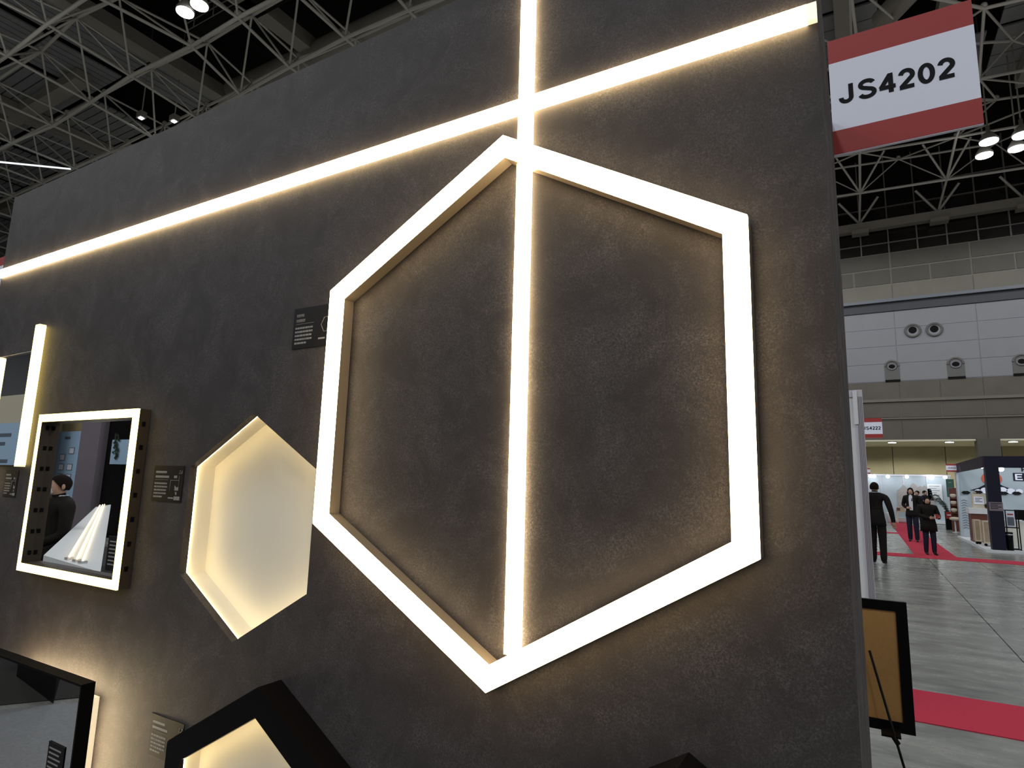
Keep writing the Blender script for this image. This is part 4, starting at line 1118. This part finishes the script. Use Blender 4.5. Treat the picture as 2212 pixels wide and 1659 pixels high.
person('person', (.80, 14.66, 0), math.pi-.18, 'man in a black suit seen from behind beside the white partition, one arm hanging', 1.735, hair='hair2', stride=.12,
       arms={-1: ((-.285, .04, 1.14), (-.315, -.03, .89), (-.05, -.02, -1)), 1: ((.27, .03, 1.13), (.28, -.05, .88), (0, -.02, -1))})
person('person', (1.875, 22.35, 0), -.15, 'person with bobbed dark hair, open black jacket and white shirt on the red aisle', 1.675, legs='jeans', hair_long=True, female=True, shirt_front=True, stride=.22,
       arms={-1: ((-.24, .05, 1.15), (-.10, -.20, 1.07), (.8, -.5, .1)), 1: ((.27, .04, 1.13), (.29, -.04, .88), (0, 0, -1))})
person('person', (1.965, 17.85, 0), .25, 'short person in a thick black coat and dark jeans holding a red phone', 1.43, legs='jeans', hair_long=True, female=True, collar=False, coat=.10, stride=.10, shoes='shoe', bulk=1.22,
       arms={-1: ((-.27, -.02, 1.18), (-.06, -.26, 1.10), (.9, -.2, .1)), 1: ((.27, -.02, 1.16), (.19, -.28, 1.10), (-.25, -.6, .6))})
ph = thing('smartphone', (2.13, 17.60, .93), 'red phone held by the short person in the black coat', 'phone')
MB().box(2.10, 2.155, 17.545, 17.553, .90, 1.02).build('case', 'sign_red', ph); MB().box(2.103, 2.152, 17.553, 17.556, .905, 1.015).build('screen', 'ink', ph)
pp4 = at(1997, 1062, 1, 33)
person('person', (pp4.x, 33, 0), .9, 'far dark haired person in a black top standing by the notice board', 1.62, female=False, collar=True)
pp5 = at(1978, 1062, 1, 29)
person('person', (pp5.x+.05, 29, 0), -.6, 'person half hidden right behind the open jacket and white shirt person', 1.60, top='suit_navy', legs='jeans', hair='hair2')

# ================================================================ what the mirrors show: the aisle in front of the wall
MY = -.02
def refl(px, py, v):                     # a place in front of the wall, found by its image in the square mirror
    p = at(px, py, 1, v); return Vector((p.x, -v+MY, p.z))
MB_c = MB()
tag(MB().slab([(-4.35, -1.1), (-4.05, -1.5), (-3.4, -2.1), (-2, -2.6), (2.6, -2.6), (2.6, -.06), (-2.4, -.06), (-4.3, -.5)], .0005, .008).build('grey_carpet', 'carpet_grey'), 'grey booth carpet on the floor in front of the dark wall', 'carpet')
tag(MB().slab([(-14, -.3), (-4.45, -.3), (-4.45, -1.15), (-4.15, -1.55), (-3.5, -2.2), (-3.5, -6), (-14, -6)], .0005, .006).build('dark_carpet', 'carpet_dark'), 'dark carpet left of the grey booth carpet, seen in the low mirror', 'carpet')
person('person', (-6.585, -2.225, 0), math.radians(-176), 'masked man in a dark suit reflected in the square mirror, looking sideways', 1.74, hair='hair2', mask=True, bow=.12, top='suit', collar=True, sit=.245,
       arms={-1: ((-.25, -.05, 1.13), (-.16, -.27, 1.04), (.4, -.8, 0)), 1: ((.25, -.05, 1.13), (.16, -.27, 1.04), (-.4, -.8, 0))})
bs = thing('bar_stool', (-6.585, -2.225, 0), 'dark bar stool under the masked man behind the white counter', 'stool')
MB().lathe([(.02, .54), (.16, .545), (.165, .565), (.15, .585), (.02, .59)], -6.585, -2.225, 18).build('seat', 'black', bs)
MB().lathe([(.19, .007), (.18, .02), (.025, .03), (.025, .541)], -6.585, -2.225, 14).build('pedestal', 'alu', bs)
tb = thing('white_counter', (-9, -3.6, 0), 'long white counter with strip lights reflected in the square mirror', 'counter')
sc_ = 1.0
def cpt(x, yv):
    return (CAM.x+(x-CAM.x)*sc_, -(CAM.y+(yv-CAM.y)*sc_)+MY*2)
cor = [cpt(-4.41, 1.13), cpt(-10.4, 4.4), cpt(-11.06, 4.97), cpt(-3.36, .98)]
cor[1], cor[2] = (cor[0][0]+(cor[1][0]-cor[0][0])*1.0, cor[0][1]+(cor[1][1]-cor[0][1])*1.0), (cor[3][0]+(cor[2][0]-cor[3][0])*1.0, cor[3][1]+(cor[2][1]-cor[3][1])*1.0)
MB().slab(cor, .90, .95).build('worktop', 'white', tb)
cen_ = Vector((sum(c[0] for c in cor)/4, sum(c[1] for c in cor)/4))
MB().slab([tuple(Vector(c)*.80+cen_*.20) for c in cor], .007, .90).build('body', 'black', tb)
def lerp2(a, b, u): return (a[0]+(b[0]-a[0])*u, a[1]+(b[1]-a[1])*u)
for k, (u0, u1) in enumerate(((.46, .25), (.60, .42), (.70, .55))):
    a_, b_ = lerp2(cor[0], cor[3], u0), lerp2(cor[1], cor[2], u1)
    s_ = thing('strip_light', (a_[0], a_[1], .95), ['first warm strip light lying on the white counter seen in the mirror', 'middle warm strip light lying on the white counter seen in the mirror', 'last warm strip light lying on the white counter seen in the mirror'][k], 'light', 'strip lights on the white counter')
    a_ = lerp2(a_, b_, .02)
    MB().tube((a_[0], a_[1], .972), (b_[0], b_[1], .972), .007, 8).build('diffuser', mat('counter_strip', (1, 1, 1), .4, emit=(1, .78, .45), es=1.7), s_)
    MB().box(a_[0]-.02, a_[0]+.02, a_[1]-.02, a_[1]+.02, .9505, .965).build('foot', 'alu', s_); MB().box(b_[0]-.02, b_[0]+.02, b_[1]-.02, b_[1]+.02, .9505, .965).build('foot', 'alu', s_)
bw = thing('display_wall', (-19.5, -8.2, 0), 'beige display wall far in front of the booth, seen in the square mirror', 'display wall')
a_, b_ = refl(112, 905, 8.0), refl(184, 905, 8.0)
MB().box(a_.x-.6, b_.x+.2, -8.3, -8.05, 0, 3.8).build('panel', 'beige', bw)
MB().box(a_.x-.6, b_.x+.2, -8.32, -8.03, 0, .12).build('skirting', 'black', bw)
a_, b_ = refl(120, 933, 7.9), refl(157, 1075, 7.9)
po = thing('poster', (a_.x, -8.0, 1), 'pale blue product poster on the beige wall, seen in the square mirror', 'poster')
MB().box(a_.x, b_.x, -7.95, -7.93, b_.z, a_.z).build('sheet', 'paper_blue', po)
w_, h_ = b_.x-a_.x, a_.z-b_.z
MB().box(a_.x+w_*.4, a_.x+w_*.6, -7.928, -7.922, a_.z-h_*.12, a_.z-h_*.08).build('logo_mark', 'grey_print', po)
for (u, vv_) in ((.3, .35), (.3, .5), (.62, .5), (.3, .65), (.62, .65), (.62, .25)):
    MB().box(a_.x+w_*u, a_.x+w_*(u+.2), -7.928, -7.922, a_.z-h_*(vv_+.1), a_.z-h_*vv_).build('picture', 'grey_print', po)
    MB().box(a_.x+w_*(u+.02), a_.x+w_*(u+.18), -7.921, -7.918, a_.z-h_*(vv_+.09), a_.z-h_*(vv_+.01)).build('picture', 'sign_white', po)
a_, b_ = refl(181, 905, 7), refl(222, 905, 7)
cu = thing('fabric_column', ((a_.x+b_.x)/2, -7, 0), 'mauve grey fabric column seen in the square mirror', 'column')
MB().box(a_.x, b_.x, -7.3, -7.0, 0.007, 3.6).build('sleeve', 'mauve', cu); MB().box(a_.x-.05, b_.x+.05, -7.35, -6.95, .0065, .06).build('base', 'black', cu)
a_, b_ = refl(230, 905, 7.2), refl(262, 905, 7.2)
cu = thing('dark_screen', ((a_.x+b_.x)/2, -7.2, 0), 'tall dark folding screen seen at the right side of the square mirror', 'screen')
MB().box(a_.x, b_.x-.3, -7.26, -7.2, .05, 3.6).build('leaf', 'black', cu); MB().box(b_.x-.3, b_.x+.5, -7.20, -7.16, .05, 3.6).build('leaf', 'black_satin', cu)
MB().box(a_.x, b_.x+.5, -7.30, -7.14, .0065, .05).build('foot', 'black', cu)
a_, b_ = refl(243, 950, 6.9), refl(264, 1003, 6.9)
cu = thing('notice_panel', ((a_.x+b_.x)/2, -6.9, 0), 'pale notice panel with trailing leaves seen at the right edge of the square mirror', 'panel')
MB().box(a_.x, b_.x+.3, -6.96, -6.92, b_.z, a_.z).build('sheet', 'paper_blue', cu)
MB().box(a_.x+.05, a_.x+.09, -6.99, -6.961, .0, a_.z).build('pole', 'black', cu); MB().box(a_.x-.1, a_.x+.3, -7.05, -6.9, .0, .03).build('base', 'black', cu)
lf = MB(); rnd = random.Random(5)
for k in range(26):
    zz = b_.z + (a_.z-b_.z)*k/26 + .1; xx = a_.x+.25+rnd.uniform(-.1, .1)
    lf.add([(xx, -6.90, zz), (xx+.06, -6.88, zz+.02), (xx+.02, -6.89, zz+.09), (xx-.04, -6.88, zz+.05)], [(0, 1, 2, 3)])
lf.build('trailing_leaves', 'leaf', cu)
a_, b_ = refl(88, 905, 7.4), refl(119, 905, 7.4)
cu = thing('dark_banner', ((a_.x+b_.x)/2, -7.4, 0), 'tall black banner seen at the left side of the square mirror', 'banner')
MB().box(a_.x-.5, b_.x, -7.42, -7.40, .08, 3.7).build('sheet', 'black', cu); MB().box(a_.x-.5, b_.x, -7.5, -7.32, 0.0065, .08).build('base', 'black_satin', cu)
a_, b_ = refl(0, 885, 4.0), refl(36, 1005, 4.0)
po = thing('poster', (a_.x, -4.2, 1), 'pale blue poster board reflected in the vanity mirror', 'poster')
MB().box(a_.x-1.5, b_.x-.3, -4.12, -4.10, .9, a_.z-.25).build('sheet', 'paper_blue', po)
for k in range(6): MB().box(a_.x-1.3, b_.x-.6-(k % 3)*.2, -4.098, -4.092, a_.z-.5-k*.16, a_.z-.44-k*.16).build('text_line', 'grey_print', po)
MB().box(a_.x-1.5, b_.x-.3, -4.16, -4.13, .0065, 2.9).build('board', 'cream', po)
